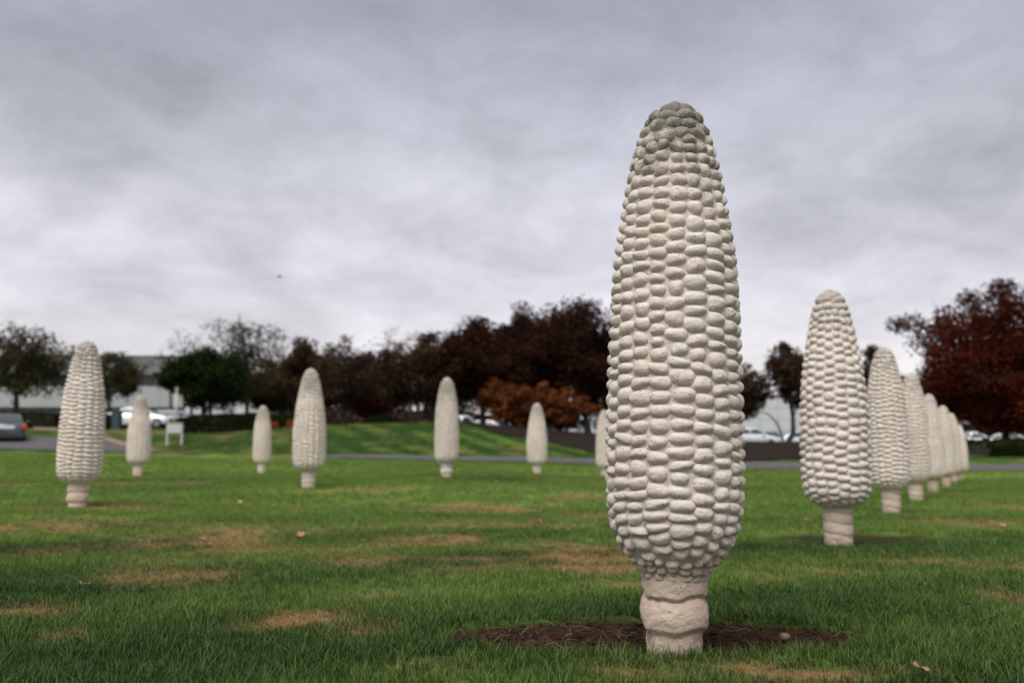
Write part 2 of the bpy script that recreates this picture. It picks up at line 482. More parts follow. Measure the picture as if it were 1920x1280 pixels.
class MB:
    def __init__(s): s.v, s.f = [], []
    def box(s, lo, hi):
        n = len(s.v)
        (a, b, c), (d, e, f) = lo, hi
        s.v += [(a, b, c), (d, b, c), (d, e, c), (a, e, c), (a, b, f), (d, b, f), (d, e, f), (a, e, f)]
        s.f += [tuple(n + i for i in q) for q in ((0, 3, 2, 1), (4, 5, 6, 7), (0, 1, 5, 4), (1, 2, 6, 5), (2, 3, 7, 6), (3, 0, 4, 7))]
    def tube(s, pts, rad, sides=5, cap=True):
        n0 = len(s.v); k = len(pts)
        up = Vector((0.31, 0.17, 0.93))
        for i, p in enumerate(pts):
            p = Vector(p)
            t = (Vector(pts[min(i + 1, k - 1)]) - Vector(pts[max(i - 1, 0)]))
            if t.length < 1e-9: t = Vector((0, 0, 1))
            t.normalize()
            a = t.cross(up if abs(t.dot(up)) < 0.98 else Vector((1, 0, 0))).normalized(); b = t.cross(a)
            r = rad[i]
            for j in range(sides):
                th = 2 * PI * j / sides
                s.v.append(tuple(p + a * (r * math.cos(th)) + b * (r * math.sin(th))))
        for i in range(k - 1):
            for j in range(sides):
                j2 = (j + 1) % sides
                s.f.append((n0 + i * sides + j, n0 + i * sides + j2, n0 + (i + 1) * sides + j2, n0 + (i + 1) * sides + j))
        if cap:
            s.f.append(tuple(n0 + j for j in range(sides))[::-1]); s.f.append(tuple(n0 + (k - 1) * sides + j for j in range(sides)))
    def loft(s, secs, close=True):
        n0 = len(s.v); m = len(secs[0])
        for q in secs: s.v += [tuple(p) for p in q]
        for i in range(len(secs) - 1):
            for j in range(m):
                j2 = (j + 1) % m
                s.f.append((n0 + i * m + j, n0 + i * m + j2, n0 + (i + 1) * m + j2, n0 + (i + 1) * m + j))
        if close:
            s.f.append(tuple(n0 + j for j in range(m))[::-1]); s.f.append(tuple(n0 + (len(secs) - 1) * m + j for j in range(m)))
    def mesh(s, name, smooth=False, bevel=0.0):
        me = mesh_np(name, s.v, s.f, smooth)
        bm = bmesh.new(); bm.from_mesh(me)
        bmesh.ops.recalc_face_normals(bm, faces=bm.faces)
        if bevel:
            bmesh.ops.bevel(bm, geom=list(bm.edges), offset=bevel, segments=2, profile=0.5, affect='EDGES')
        bm.to_mesh(me); bm.free()
        me.polygons.foreach_set('use_smooth', np.full(len(me.polygons), smooth, dtype=bool))
        return me
    def build(s, name, mat, parent=None, smooth=False, bevel=0.0, loc=None):
        return obj(name, s.mesh(name, smooth, bevel), mat, parent, loc)


# ------------------------------------------------------------------ ground sheet
STRAW_SPOTS = [  # px, row, half width px, half height px, strength
    (1085, 1043, 115, 26, 1.0), (900, 953, 100, 10, .85), (1075, 931, 65, 8, .7), (1120, 968, 50, 7, .6), (815, 1015, 80, 13, .85),
    (530, 1168, 95, 22, .9), (650, 1185, 60, 16, .55), (440, 1185, 40, 12, .6), (90, 985, 150, 14, .8), (450, 992, 70, 6, .7), (330, 1085, 130, 22, .55),
    (180, 1034, 110, 9, .5), (35, 1153, 65, 14, .8), (100, 1198, 40, 12, .45), (1410, 1258, 190, 24, .85), (1240, 1266, 90, 16, .7), (800, 1256, 65, 18, .6),
    (1545, 1067, 80, 13, .6), (1835, 979, 75, 7, 1.0), (1885, 995, 60, 6, .75), (1890, 1128, 60, 22, .55), (1870, 1062, 60, 11, .45),
    (600, 1044, 100, 7, .55), (330, 985, 190, 8, .45), (560, 952, 80, 4, .5), (440, 951, 40, 5, .6), (310, 907, 80, 3, .5), (20, 908, 40, 3, .6), (640, 921, 80, 5, .6), (740, 943, 60, 4, .5),
    (350, 1050, 120, 10, .4), (700, 1120, 70, 12, .4), (1620, 1012, 110, 6, .55), (1170, 1100, 60, 10, .5), (1450, 1080, 50, 10, .6), (60, 1040, 60, 8, .4), (880, 1085, 80, 12, .35)]
_sp = []
for px, py, w, h, s in STRAW_SPOTS:
    c = ground_hit(px, py); f = ground_hit(px, py - h); n = ground_hit(px, min(py + h, 1400))
    _sp.append((c.x, (f.y + n.y) / 2, w * c.y / FPX, max(0.12, (f.y - n.y) / 2), s))
SOIL_RINGS = []     # x, y, rx, ry, strength
for px, py, wpx, hpx, s in ((1245, 1190, 435, 33, 1.0), (1600, 1008, 185, 10, 0.95), (118, 941, 125, 6, 0.75), (600, 913, 45, 3, 0.5), (850, 893, 40, 3, 0.5)):
    c = ground_hit(px, py); f = ground_hit(px, py - hpx); n = ground_hit(px, py + hpx)
    SOIL_RINGS.append((c.x, (f.y + n.y) / 2, wpx * c.y / FPX, max(0.15, (f.y - n.y) / 2), s))


def turf(x, y):
    """tone (mowing stripes, vigour, painted vignette on the near grass), straw and bare-soil amounts of the lawn at world x, y"""
    straw = np.zeros_like(x)
    dry = 0.85
    wob = 1.5 * (fbm(x * 1.7, y * 1.7, 41, 5) - 0.5)
    wob2 = 1.5 * (fbm(x * 1.7 + 40, y * 1.7, 43, 5) - 0.5)
    for cx, cy, rx, ry, s in _sp:
        q = np.sqrt(((x - cx) / (rx * 1.3) + wob * 1.2) ** 2 + ((y - cy) / ry + wob2 * 1.3) ** 2)
        straw = np.maximum(straw, dry * s * sstep(1.75, 0.05, q))
    gen = sstep(0.56, 0.74, fbm(x * 0.42 + 9, y * 0.75 + 3, 71, 5))
    straw = np.maximum(straw, 0.44 * gen * sstep(4.5, 7.0, y))
    straw = np.clip(straw * (0.55 + 1.1 * sstep(0.3, 0.68, fbm(x * 3.2, y * 3.2, 91, 5))), 0, 1)
    dirt = np.zeros_like(x)
    for cx, cy, rx, ry, s in SOIL_RINGS:
        q = np.sqrt(((x - cx) / rx + wob * 0.3) ** 2 + ((y - cy) / ry + wob2 * 0.35) ** 2)
        dirt = np.maximum(dirt, s * sstep(1.12, 0.86, q))
    # mowing stripes, the sheen of leaning blades put into the tint: across the field, and down the bank behind the path
    near = np.sin((x * -0.42 + y * 0.91 + 0.5 * fbm(x * 0.3, y * 0.3, 13, 2)) * 2 * PI / 2.3)
    bank = np.sin((x * 0.94 + y * 0.33 + 0.6 * fbm(x * 0.2, y * 0.2, 15, 2)) * 2 * PI / 1.9)
    wb = sstep(40, 45, y)
    stripe = near * (1 - wb) + bank * wb
    tone = 0.5 + 0.21 * np.tanh(stripe * 1.6) + 1.15 * (fbm(x * 0.33, y * 0.42, 23, 4) - 0.5) + 0.30 * (fbm(x * 2.6, y * 2.6, 29, 3) - 0.5)
    tone = tone - 0.02 + 0.42 * sstep(4.5, 14, y) - 0.20 * sstep(6.5, 3.2, y)  # grass nearest the camera darkened: lens vignette put into its colour
    tone = np.where(y > 40, tone - (0.84 * wb) + wb * (0.045 * np.tanh(bank * 1.5) + 0.35 * (fbm(x * 0.5, y * 0.2, 33, 4) - .5)), tone)
    straw = np.maximum(straw, wb * 0.5 * sstep(0.45, 0.75, fbm(x * 1.6, y * .9, 37, 5)) * (0.6 + 0.7 * sstep(-8, -16, x)))
    return np.clip(tone, 0, 1), straw, dirt


def geo_axis(lo, hi, d0, g):
    a = [0.0]
    d = d0
    while a[-1] < hi: a.append(a[-1] + d); d *= g
    b = [0.0]; d = d0
    while b[-1] > lo: b.append(b[-1] - d); d *= g
    return np.array(sorted(set(a + b)))


def build_ground():
    xs = geo_axis(-900, 900, 0.055, 1.0225)
    ys = np.concatenate([np.array([-300, -120, -50, -20, -8, -3, 0, 1.2, 2.0]), 2.5 + (geo_axis(0, 900, 0.05, 1.0165))])
    X, Y = np.meshgrid(xs, ys, indexing='ij')
    x, y = X.ravel(), Y.ravel()
    z = zg(x, y)
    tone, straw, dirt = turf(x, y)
    z = z - 0.03 * dirt
    nx, ny = len(xs), len(ys)
    i, j = np.meshgrid(np.arange(nx - 1), np.arange(ny - 1), indexing='ij')
    a = (i * ny + j).ravel()
    F = np.stack([a, a + ny, a + ny + 1, a + 1], 1)
    me = mesh_np('ground', np.stack([x, y, z], 1), F)
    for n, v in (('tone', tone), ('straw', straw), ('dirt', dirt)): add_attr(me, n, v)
    o = obj('ground', me, mat_turf('turf ground', False))
    tag(o, kind='structure')


build_ground()


def drape(name, mat, path, width, lift, nseg=140, nw=6, edge_noise=0.0, kind='structure'):
    """a ribbon laid on the terrain along a polyline of (x, y, width)"""
    P = np.array(path, float)
    seg = np.concatenate([[0], np.cumsum(np.hypot(np.diff(P[:, 0]), np.diff(P[:, 1])))])
    s = np.linspace(0, seg[-1], nseg)
    cx, cy, w = (np.interp(s, seg, P[:, k]) for k in range(3))
    k = np.ones(9) / 9
    cx = np.convolve(np.pad(cx, 4, 'edge'), k, 'valid'); cy = np.convolve(np.pad(cy, 4, 'edge'), k, 'valid')
    tx, ty = np.gradient(cx), np.gradient(cy)
    l = np.hypot(tx, ty); nx_, ny_ = -ty / l, tx / l
    V = []
    for q in range(nw + 1):
        f = (q / nw - 0.5)
        ww = w * (1 + edge_noise * (fbm(s * 0.5, np.full_like(s, q * 3.3), 7, 3) - 0.5))
        x, y = cx + nx_ * ww * f, cy + ny_ * ww * f
        V.append(np.stack([x, y, zg(x, y) + lift], 1))
    V = np.concatenate(V)
    F = []
    for q in range(nw):
        for i in range(nseg - 1):
            a = q * nseg + i
            F.append((a, a + 1, a + nseg + 1, a + nseg))
    o = obj(name, mesh_np(name, V, np.array(F)), mat)
    tag(o, kind=kind)
    return o


M_asphalt = mat_simple('asphalt', (0.085, 0.08, 0.082), 0.9, noise=0.15, nscale=1.5)
M_kerb = mat_simple('kerb concrete', (0.2, 0.155, 0.12), 0.9, noise=0.12, nscale=3)
M_mulch = mat_simple('bark mulch', (0.016, 0.0105, 0.008), 0.95, noise=0.5, nscale=9, bump=0.9)


def wx(px, Y): return (px - 960) / FPX * Y / 0.992


# asphalt path between the field and the bank
drape('path', M_asphalt, [(wx(585, 43.6), 43.6, 0.6), (wx(640, 42.9), 42.9, 2.0), (wx(837, 42.6), 42.6, 2.5), (wx(1130, 42.6), 42.6, 2.8), (wx(1450, 42.6), 42.6, 3.0), (wx(1900, 42.6), 42.6, 3.2), (wx(2600, 42.6), 42.6, 3.2)], 3, 0.035, 220)
# road on the left with a kerb on its far side
drape('road', M_asphalt, [(wx(-700, 50), 50, 10.5), (wx(-100, 50), 50, 10.0), (wx(60, 50), 49.8, 9.4), (wx(150, 49.5), 48.8, 7.5), (wx(215, 47), 47, 4.2), (wx(262, 45), 45.4, 1.0)], 8, 0.04, 160)
# mulch bank
drape('mulch_bed', M_mulch, [(wx(690, 66.5), 66.5, 1.2), (wx(800, 65.5), 65.5, 3.2), (wx(900, 64), 64, 4.5), (wx(1010, 61.3), 61.3, 7.5), (wx(1130, 58), 58, 10), (wx(1300, 53), 53.5, 16), (wx(1450, 52.5), 52.8, 16.5), (wx(1560, 53), 53, 15.0), (wx(1700, 55), 56, 8.0), (wx(2100, 60), 60, 6.0)], 8, 0.06, 220, 10, 0.45)
# parking lot behind the bank, and the one by the left building
drape('parking_lot', M_asphalt, [(wx(560, 84), 84, 20), (wx(900, 84), 84, 24), (wx(1300, 82), 82, 26), (wx(1900, 82), 82, 26), (wx(2500, 82), 82, 26)], 26, 0.05, 160, 8)


def build_kerb():
    pts = []
    for px, py in ((60, 804), (120, 806), (192, 822), (215, 828), (238, 836), (262, 841), (292, 846)):
        p = ground_hit(px, py)
        pts.append((p.x, p.y, 0.55))
    m = drape('kerb', M_kerb, pts, 0.5, 0.11, 60, 2)
    sol = m.modifiers.new('thickness', 'SOLIDIFY'); sol.thickness = 0.2; sol.offset = -1


build_kerb()

# ------------------------------------------------------------------ bare soil round the near ears
M_soil = mat_simple('bare soil', SOIL, 0.95, noise=0.55, nscale=18, bump=0.8)
M_dry = mat_simple('dry stalks', (0.13, 0.09, 0.05), 0.8, noise=0.35, nscale=6)


def soil_patch(k, n):
    cx, cy, rx, ry, s = SOIL_RINGS[k]
    V, F = [], []
    rr = 26
    x, y = [], []
    for i in range(rr + 1):
        for j in range(n):
            th = 2 * PI * j / n
            q = i / rr
            x.append(cx + rx * q * math.cos(th)); y.append(cy + ry * q * math.sin(th))
    x, y = np.array(x), np.array(y)
    q = np.sqrt(((x - cx) / rx) ** 2 + ((y - cy) / ry) ** 2)
    z = zg(x, y) - 0.026 + 0.022 * (fbm(x * 14, y * 14, 3, 4) - 0.35) + 0.02 * (fbm(x * 50, y * 50, 6, 3) - 0.5)
    z = z - 0.05 * sstep(0.85, 1.0, q + 0.3 * (fbm(x * 6, y * 6, 8, 3) - 0.5))
    F = []
    for i in range(rr):
        for j in range(n):
            F.append((i * n + j, (i + 1) * n + j, (i + 1) * n + (j + 1) % n, i * n + (j + 1) % n))
    o = obj('bare_soil', mesh_np('bare_soil', np.stack([x, y, z], 1), np.array(F)), M_soil)
    tag(o, kind='structure')


soil_patch(0, 160)


def debris():
    """dry grass stems and crumbs of earth lying on the soil"""
    mb = MB()
    cx, cy, rx, ry, s = SOIL_RINGS[0]
    for _ in range(190):
        a = random.random() * 2 * PI; q = math.sqrt(random.random()) * 1.0
        x, y = cx + rx * q * math.cos(a), cy + ry * q * math.sin(a)
        if math.hypot(x - EARP[0].x, y - EARP[0].y) < 0.13 or (x > EARP[0].x and random.random() < .6): continue
        z = zg1(x, y) - 0.015
        l = random.uniform(0.02, 0.085); th = random.random() * 2 * PI
        dx, dy = math.cos(th) * l, math.sin(th) * l
        h = random.uniform(0.002, 0.022)
        r = random.uniform(0.0006, 0.0013)
        mb.tube([(x, y, z), (x + dx * .5, y + dy * .5 + 0.004, z + h), (x + dx, y + dy, z + h * random.uniform(0.2, 1.3))], [r, r, r * .5], 3, False)
    tag(mb.build('dry_stems', M_dry), kind='stuff')
    mb = MB()
    for _ in range(1500):
        a = random.random() * 2 * PI; q = math.sqrt(random.random()) * 1.02
        x, y = cx + rx * q * math.cos(a), cy + ry * q * math.sin(a)
        z = zg1(x, y) - 0.02
        r = random.choice((.004, .006, .006, .009, .013))
        n0 = len(mb.v)
        for v in ((1, 0, 0), (-1, 0, 0), (0, 1, 0), (0, -1, 0), (0, 0, 1), (0, 0, -1)):
            mb.v.append((x + v[0] * r * random.uniform(.7, 1.4), y + v[1] * r * random.uniform(.7, 1.4), z + v[2] * r * random.uniform(.6, 1.1)))
        for f in ((0, 2, 4), (2, 1, 4), (1, 3, 4), (3, 0, 4), (2, 0, 5), (1, 2, 5), (3, 1, 5), (0, 3, 5)): mb.f.append(tuple(n0 + i for i in f))
    tag(mb.build('soil_crumbs', M_soil), kind='stuff')


debris()

# ------------------------------------------------------------------ corn ears
PROFILE = [(192, 4), (198, 22), (206, 37), (225, 54), (250, 66), (300, 81), (350, 92), (400, 101), (500, 116), (600, 122.5), (700, 126), (800, 128),
           (900, 128.5), (960, 126), (1000, 119), (1030, 106), (1050, 92), (1066, 78), (1080, 67), (1092, 60)]
PROFILE_ROUND = [q for q in PROFILE if q[0] < 990] + [(1004, 122), (1030, 112), (1050, 97), (1063, 79), (1071, 62)]


def set_profile(rows):
    global PZ, PR
    PZ = np.array([(1213 - a) / 1021 * 2.0 for a, b in rows][::-1])
    PR = np.array([b / 1021 * 2.0 for a, b in rows][::-1])




def prw(z, wf):
    """radius of an ear at height z: belly factor wf below, slimmer towards the tip"""
    k = np.clip((np.asarray(z) - 0.9) / 0.75, 0, 1)
    return np.interp(z, PZ, PR) * (wf + (min(wf, 1.0) - wf) * k * k * (3 - 2 * k))


def kernel_mesh(name, seg, rings, seed, p=2.5):
    r_ = np.random.default_rng(seed)
    V, F = [(0, -1, 0)], []
    ph = r_.random(4) * 6.28
    for i in range(1, rings + 1):
        th = (PI * 0.58) * i / rings
        for j in range(seg):
            a = 2 * PI * j / seg
            ca, sa = math.cos(a), math.sin(a)
            e = (abs(ca) ** p + abs(sa) ** p) ** (-1 / p)
            w = 1 + 0.06 * math.sin(2 * a + ph[0]) + 0.05 * math.sin(3 * a + ph[1])
            rr = math.sin(min(th, PI / 2)) ** 0.83 * e * w * (1 if th <= PI / 2 else 1 - .05 * (th - PI / 2))
            y = -math.cos(th) if math.cos(th) > 0 else -math.cos(th) * 1.0
            y += 0.06 * math.sin(3 * a + ph[2]) * math.sin(th)
            V.append((rr * ca, y, rr * sa))
    for j in range(seg): F.append((0, 1 + j, 1 + (j + 1) % seg))
    for i in range(rings - 1):
        for j in range(seg):
            a = 1 + i * seg + j; b = 1 + i * seg + (j + 1) % seg
            F.append((a, a + seg, b + seg, b))
    return np.array(V), F


def corn_layout(seed, ncol, nrow, wf, cam_dir=None, bulge=1.0, hhf=1.1):
    """list of (matrix 4x4, size) for every kernel; -y of the kernel faces outward"""
    r_ = np.random.default_rng(seed)
    z0, z1 = PZ[0], PZ[-1]
    # arc length along the profile
    zz = np.linspace(z0, z1, 900); rr = prw(zz, wf)
    s = np.concatenate([[0], np.cumsum(np.hypot(np.diff(zz), np.diff(rr)))])
    out = []
    total = s[-1]
    ds = total / nrow
    kw = 2 * PI * 0.245 / ncol                      # kernel width on the belly
    # rings take over where the tip narrows
    top0 = float(np.interp(-0.150, -rr[450:], s[450:]))
    low0 = float(np.interp(0.175, rr[:200], s[:200]))

    def put(pos, th, hw, hh, dep, roll):
        z = np.interp(pos, s, zz); r = np.interp(pos, s, rr)
        dz = np.interp(pos + .012, s, zz) - np.interp(pos - .012, s, zz); dr = np.interp(pos + .012, s, rr) - np.interp(pos - .012, s, rr)
        nl = math.hypot(dz, dr) or 1
        tang = Vector((-math.sin(th), math.cos(th), 0))
        nrm = Vector((math.cos(th) * dz / nl, math.sin(th) * dz / nl, -dr / nl)).normalized()
        upv = nrm.cross(tang).normalized()
        t2 = tang * math.cos(roll) + upv * math.sin(roll); u2 = upv * math.cos(roll) - tang * math.sin(roll)
        centre = Vector((math.cos(th) * r, math.sin(th) * r, z)) - nrm * dep
        M = Matrix.Identity(4)
        X = t2 * hw; Yv = -nrm * dep; Z = u2 * hh
        for q in range(3):
            M[q][0] = X[q]; M[q][1] = Yv[q]; M[q][2] = Z[q]; M[q][3] = centre[q]
        out.append((M, hw * hh, nrm, centre))

    # the columns wander together, so neighbours keep touching
    G = r_.normal(0, 1, (ncol, 9))
    G = (np.roll(G, 1, 0) + 2 * G + np.roll(G, -1, 0)) / 3.0
    def ang(c, f):
        k = c // ncol
        g = np.interp(f * 8, np.arange(9), G[c % ncol])
        return 2 * PI * c / ncol + g * 0.20 * 2 * PI / ncol
    for c in range(ncol):
        cuts = [low0 + ds * (0.5 * (c % 2) + r_.uniform(-.2, .2) - .3)]
        while cuts[-1] < top0 - 0.3 * ds: cuts.append(cuts[-1] + ds * r_.choice([0.82, 0.94, 1.0, 1.08, 1.26], p=[.15, .20, .25, .22, .18]))
        for a, b in zip(cuts[:-1], cuts[1:]):
            pos = (a + b) / 2; f = pos / total
            r = np.interp(pos, s, rr)
            thL, th0, thR = ang(c - 1, f), ang(c, f), ang(c + 1, f)
            lo, hi = (thL + th0) / 2, (th0 + thR) / 2
            j0, j1 = r_.normal(0, .05, 2) * (hi - lo)
            lo += j0; hi += j1
            hw = (hi - lo) / 2 * r * 1.08 * r_.choice([1.0, 1.0, 1.0, .92])
            hh = (b - a) / 2 * hhf
            put(pos, (lo + hi) / 2, hw, hh, 0.041 * bulge * r_.uniform(0.86, 1.12), r_.normal(0, .09) + 0.12 * (np.interp(f * 8 + .6, np.arange(9), G[c]) - np.interp(f * 8, np.arange(9), G[c])))
    # rings of smaller kernels: the tip, and the ragged skirt above the foot
    def rings(p0, p1, step, kwid, dep):
        pos = p0 + step * .5
        ph = r_.random()
        while pos < p1:
            r = float(np.interp(pos, s, rr))
            n = max(4, int(round(2 * PI * r / (kwid * (0.78 + 0.22 * min(1.0, r / 0.13))))))
            ph += 0.5 + r_.normal(0, .12)
            e = np.cumsum(r_.uniform(.82, 1.2, n)); e = e / e[-1] * 2 * PI
            for q in range(n):
                a, b = (e[q - 1] if q else 0.0), e[q]
                pj = pos + r_.normal(0, .17) * step
                put(pj, (a + b) / 2 + ph * 2 * PI / n, (b - a) / 2 * r * 1.05, step * .5 * r_.uniform(.95, 1.2), dep * min(1, (r / .12) ** .5) * r_.uniform(.85, 1.15), r_.normal(0, .12))
            pos += step * r_.uniform(.94, 1.06)
    rings(top0, total - 0.034, ds * 1.03, kw * 0.93, 0.037 * bulge)
    rings(-0.012 if hhf > 1.05 else 0.0, low0, ds * .68, kw * .58, 0.028 * bulge)
    # crown of the tip
    for a in range(5):
        th = a * 2 * PI / 5 + r_.random()
        q = 0.03 if a else 0.0
        n = Vector((math.cos(th) * 0.6, math.sin(th) * 0.6, 0.9)).normalized() if a else Vector((0, 0, 1))
        cc = Vector((math.cos(th) * q, math.sin(th) * q, z1 - 0.022 - (0.012 if a else 0.0)))
        t = n.orthogonal().normalized(); u = n.cross(t)
        M = Matrix.Identity(4)
        X = t * 0.026; Yv = -n * 0.024; Z = u * 0.022
        for k in range(3): M[k][0] = X[k]; M[k][1] = Yv[k]; M[k][2] = Z[k]; M[k][3] = cc[k]
        out.append((M, 0.0006, n, cc))
    return out


def cob_mesh(wf, bulge=1.0, nseg=48):
    V, F = [], []
    zz = np.linspace(PZ[0] - 0.01, PZ[-1] - 0.02, 60)
    for i, z in enumerate(zz):
        r = max(0.004, float(prw(z, wf)) - 0.0195 * bulge - 0.001)
        for j in range(nseg):
            a = 2 * PI * j / nseg
            V.append((r * math.cos(a), r * math.sin(a), z))
    for i in range(len(zz) - 1):
        for j in range(nseg):
            F.append((i * nseg + j, i * nseg + (j + 1) % nseg, (i + 1) * nseg + (j + 1) % nseg, (i + 1) * nseg + j))
    F.append(tuple((len(zz) - 1) * nseg + j for j in range(nseg)))
    return mesh_np('cob', np.array(V), F)


def stalk_mesh(wf, seed, style, nseg=64):
    """the wrapped foot: swollen rings with grooves between, uneven"""
    if style == 0:
        prof = [(-0.25, .112), (0.0, .109), (0.03, .107), (0.062, .106), (0.070, .112), (0.085, .126), (0.12, .133), (0.155, .129), (0.176, .119), (0.186, .108), (0.190, .118), (0.198, .127), (0.225, .127), (0.25, .126), (0.28, .125), (0.31, .126), (0.335, .126)]
    else:
        prof = [(-0.25, .112), (0.0, .113), (0.04, .113), (0.075, .108), (0.085, .116), (0.12, .119), (0.15, .115), (0.158, .109), (0.17, .118), (0.21, .121), (0.24, .112), (0.25, .118), (0.29, .121), (0.335, .122)]
    pz = np.array([a for a, b in prof]); pr = np.array([b for a, b in prof]) * (0.5 + 0.5 * wf) * 0.93
    zz = np.concatenate([[-0.25], np.linspace(-0.02, 0.345, 74)])
    V, F = [], []
    for i, z in enumerate(zz):
        for j in range(nseg):
            a = 2 * PI * j / nseg
            tz = z + 0.011 * math.sin(a * 1 + seed) + 0.006 * math.sin(2 * a + seed * 2) + 0.03 * (float(fbm(np.array([math.cos(a) * 2 + 7]), np.array([math.sin(a) * 2 + seed]), 3, 3)[0]) - .5)
            r = np.interp(tz if z > 0.012 else z, pz, pr)
            V.append((a, r, z))
    V = np.array(V)
    a, r, z = V[:, 0], V[:, 1], V[:, 2]
    r = r + 0.013 * (fbm(a * 2.0 + 3 + 0 * z, z * 14 + seed, 5, 5) - 0.5) * np.clip(np.sin(a / 2) * 2, 0, 1) + 0.009 * (fbm(a * 9, z * 60 + seed, 6, 3) - 0.5) * np.clip(np.sin(a / 2) * 4, 0, 1)
    Vx = np.stack([r * np.cos(a - PI / 2 + PI), r * np.sin(a - PI / 2 + PI), z], 1)
    for i in range(len(zz) - 1):
        for j in range(nseg):
            F.append((i * nseg + j, i * nseg + (j + 1) % nseg, (i + 1) * nseg + (j + 1) % nseg, (i + 1) * nseg + j))
    return mesh_np('stalk', Vx, np.array(F))


M_conc = [mat_concrete('cast concrete', (0.69, 0.61, 0.555), 0.9, 1), mat_concrete('cast concrete pale', (0.69, 0.615, 0.565), 0.5, 2)]
KV_HI = [kernel_mesh('kernel', 14, 6, s) for s in range(14)]
KV_LO = [kernel_mesh('kernel', 9, 4, s) for s in range(8)]


def kernel_datas(kv, mat):
    ds = []
    for V, F in kv:
        me = mesh_np('kernel', V, F); me.materials.append(mat); ds.append(me)
    return ds


KD_HI = kernel_datas(KV_HI, M_conc[0])
KD_LO = kernel_datas(KV_LO, M_conc[1])


def joined(lay, kv, r_):
    Vs, Fs = [], []
    n = 0
    for M, *_ in lay:
        V, F = kv[int(r_.integers(len(kv)))]
        A = np.array(M)
        Vs.append(V @ A[:3, :3].T + A[:3, 3])
        for f in F: Fs.append(tuple(i + n for i in f))
        n += len(V)
    return np.concatenate(Vs), Fs


def flip_safe(me):
    bm = bmesh.new(); bm.from_mesh(me); bmesh.ops.recalc_face_normals(bm, faces=bm.faces); bm.to_mesh(me); bm.free()


def corn(pos, label, seed, wf, ncol, nrow, hi, style, rz, single, bulge=1.0, lean=0.0, mat=None):
    t = thing('corn_sculpture', label, 'corn sculpture', pos, rz, 'concrete corn ears set in rows on the lawn')
    t.rotation_euler = (0, lean, rz)
    mat = mat or M_conc[0 if hi else 1]
    set_profile(PROFILE if hi else PROFILE_ROUND)
    obj('stalk', stalk_mesh(wf, seed, style, 72 if hi else 40), mat, t)
    obj('cob', cob_mesh(wf, bulge), mat, t)
    lay = corn_layout(seed, ncol, nrow, wf, bulge=bulge, hhf=1.10 if hi else (1.03 if single else 0.95))
    r_ = np.random.default_rng(seed + 5)
    kv = KV_HI if hi else KV_LO
    if single:
        R = t.rotation_euler.to_matrix()
        camv = Vector((0, 0, CZ))
        def seen(k):
            w = R @ k[3] + Vector(pos)
            v = (camv - w); v.normalize()
            return k[1] * max(-0.2, (R @ k[2]).dot(v) + 0.06)
        lay.sort(key=seen, reverse=True)
        front, rest = lay[:300], lay[300:]
        kd = KD_HI if hi else KD_LO
        for M, *_ in front:
            o = bpy.data.objects.new('kernel', kd[int(r_.integers(len(kd)))])
            C.objects.link(o); o.parent = t; o.matrix_local = M
    else:
        rest = lay
    V, F = joined(rest, KV_LO if not single else kv, r_)
    me = mesh_np('kernels', V, F)
    o = obj('kernels', me, mat, t); o['kind'] = 'stuff'
    return t


E_LABEL = [
    'largest concrete corn ear, nearest the camera, with grey stained tip, standing in bare soil',
    'plump pale corn ear with bulging rounded kernels, second in the right row',
    'corn ear third in the right row, partly hidden behind the plump pale ear',
    'corn ear fourth in the right row, its tip just below the large dark red tree',
    'corn ear fifth in the right row, half hidden by the fourth ear',
    'corn ear sixth in the right row, third from its far end',
    'mostly hidden corn ear seventh in the right row, second from its far end',
    'smallest and farthest corn ear, at the far end of the receding right row',
    'tall corn ear at far left, its kernels wide and flat',
    'small corn ear in front of the white car on the left lawn',
    'small distant corn ear in front of the dark hedge and orange shrubs',
    'medium corn ear between the small hedge-side ear and the grassy bank',
    'blunt topped corn ear on a long bare foot, in front of the grassy bank',
    'small corn ear with hardly any foot, in front of the copper orange trees',
    'corn ear mostly hidden behind the left edge of the largest ear']
ears = []
corn(EARP[0], E_LABEL[0], 11, 1.0, 19, 39, True, 0, 0.0, True, 1.0, 0.018)
corn(EARP[1], E_LABEL[1], 23, 1.09, 17, 29, False, 1, 0.6, True, 1.2, 0.0)
corn(EARP[2], E_LABEL[2], 37, 0.98, 17, 34, False, 1, 2.1, True, 1.2, 0.01)
corn(EARP[8], E_LABEL[8], 51, 1.06, 16, 37, False, 0, 1.1, True, 1.3, 0.02)
protos = [corn(EARP[3], E_LABEL[3], 61, 1.0, 17, 33, False, 1, 0.9, False, 1.45),
          corn(EARP[12], E_LABEL[12], 73, 1.0, 17, 34, False, 0, 2.0, False, 1.45),
          corn(EARP[11], E_LABEL[11], 85, 1.13, 17, 33, False, 1, 4.0, False, 1.45)]
for idx, pi_, rz, sx in ((4, 2, 1.2, .94), (5, 0, 2.6, 1.0), (6, 1, 3.9, 1.0), (7, 2, 5.0, .95), (9, 2, 3.3, 1.04), (10, 0, 4.4, 1.08), (13, 2, 0.5, 1.05), (14, 0, 1.8, 1.05)):
    o = copy_tree(protos[pi_])
    o.location = EARP[idx]; o.rotation_euler = (0, 0, rz); o.scale = (sx, sx, 1.0)
    o['label'] = E_LABEL[idx]

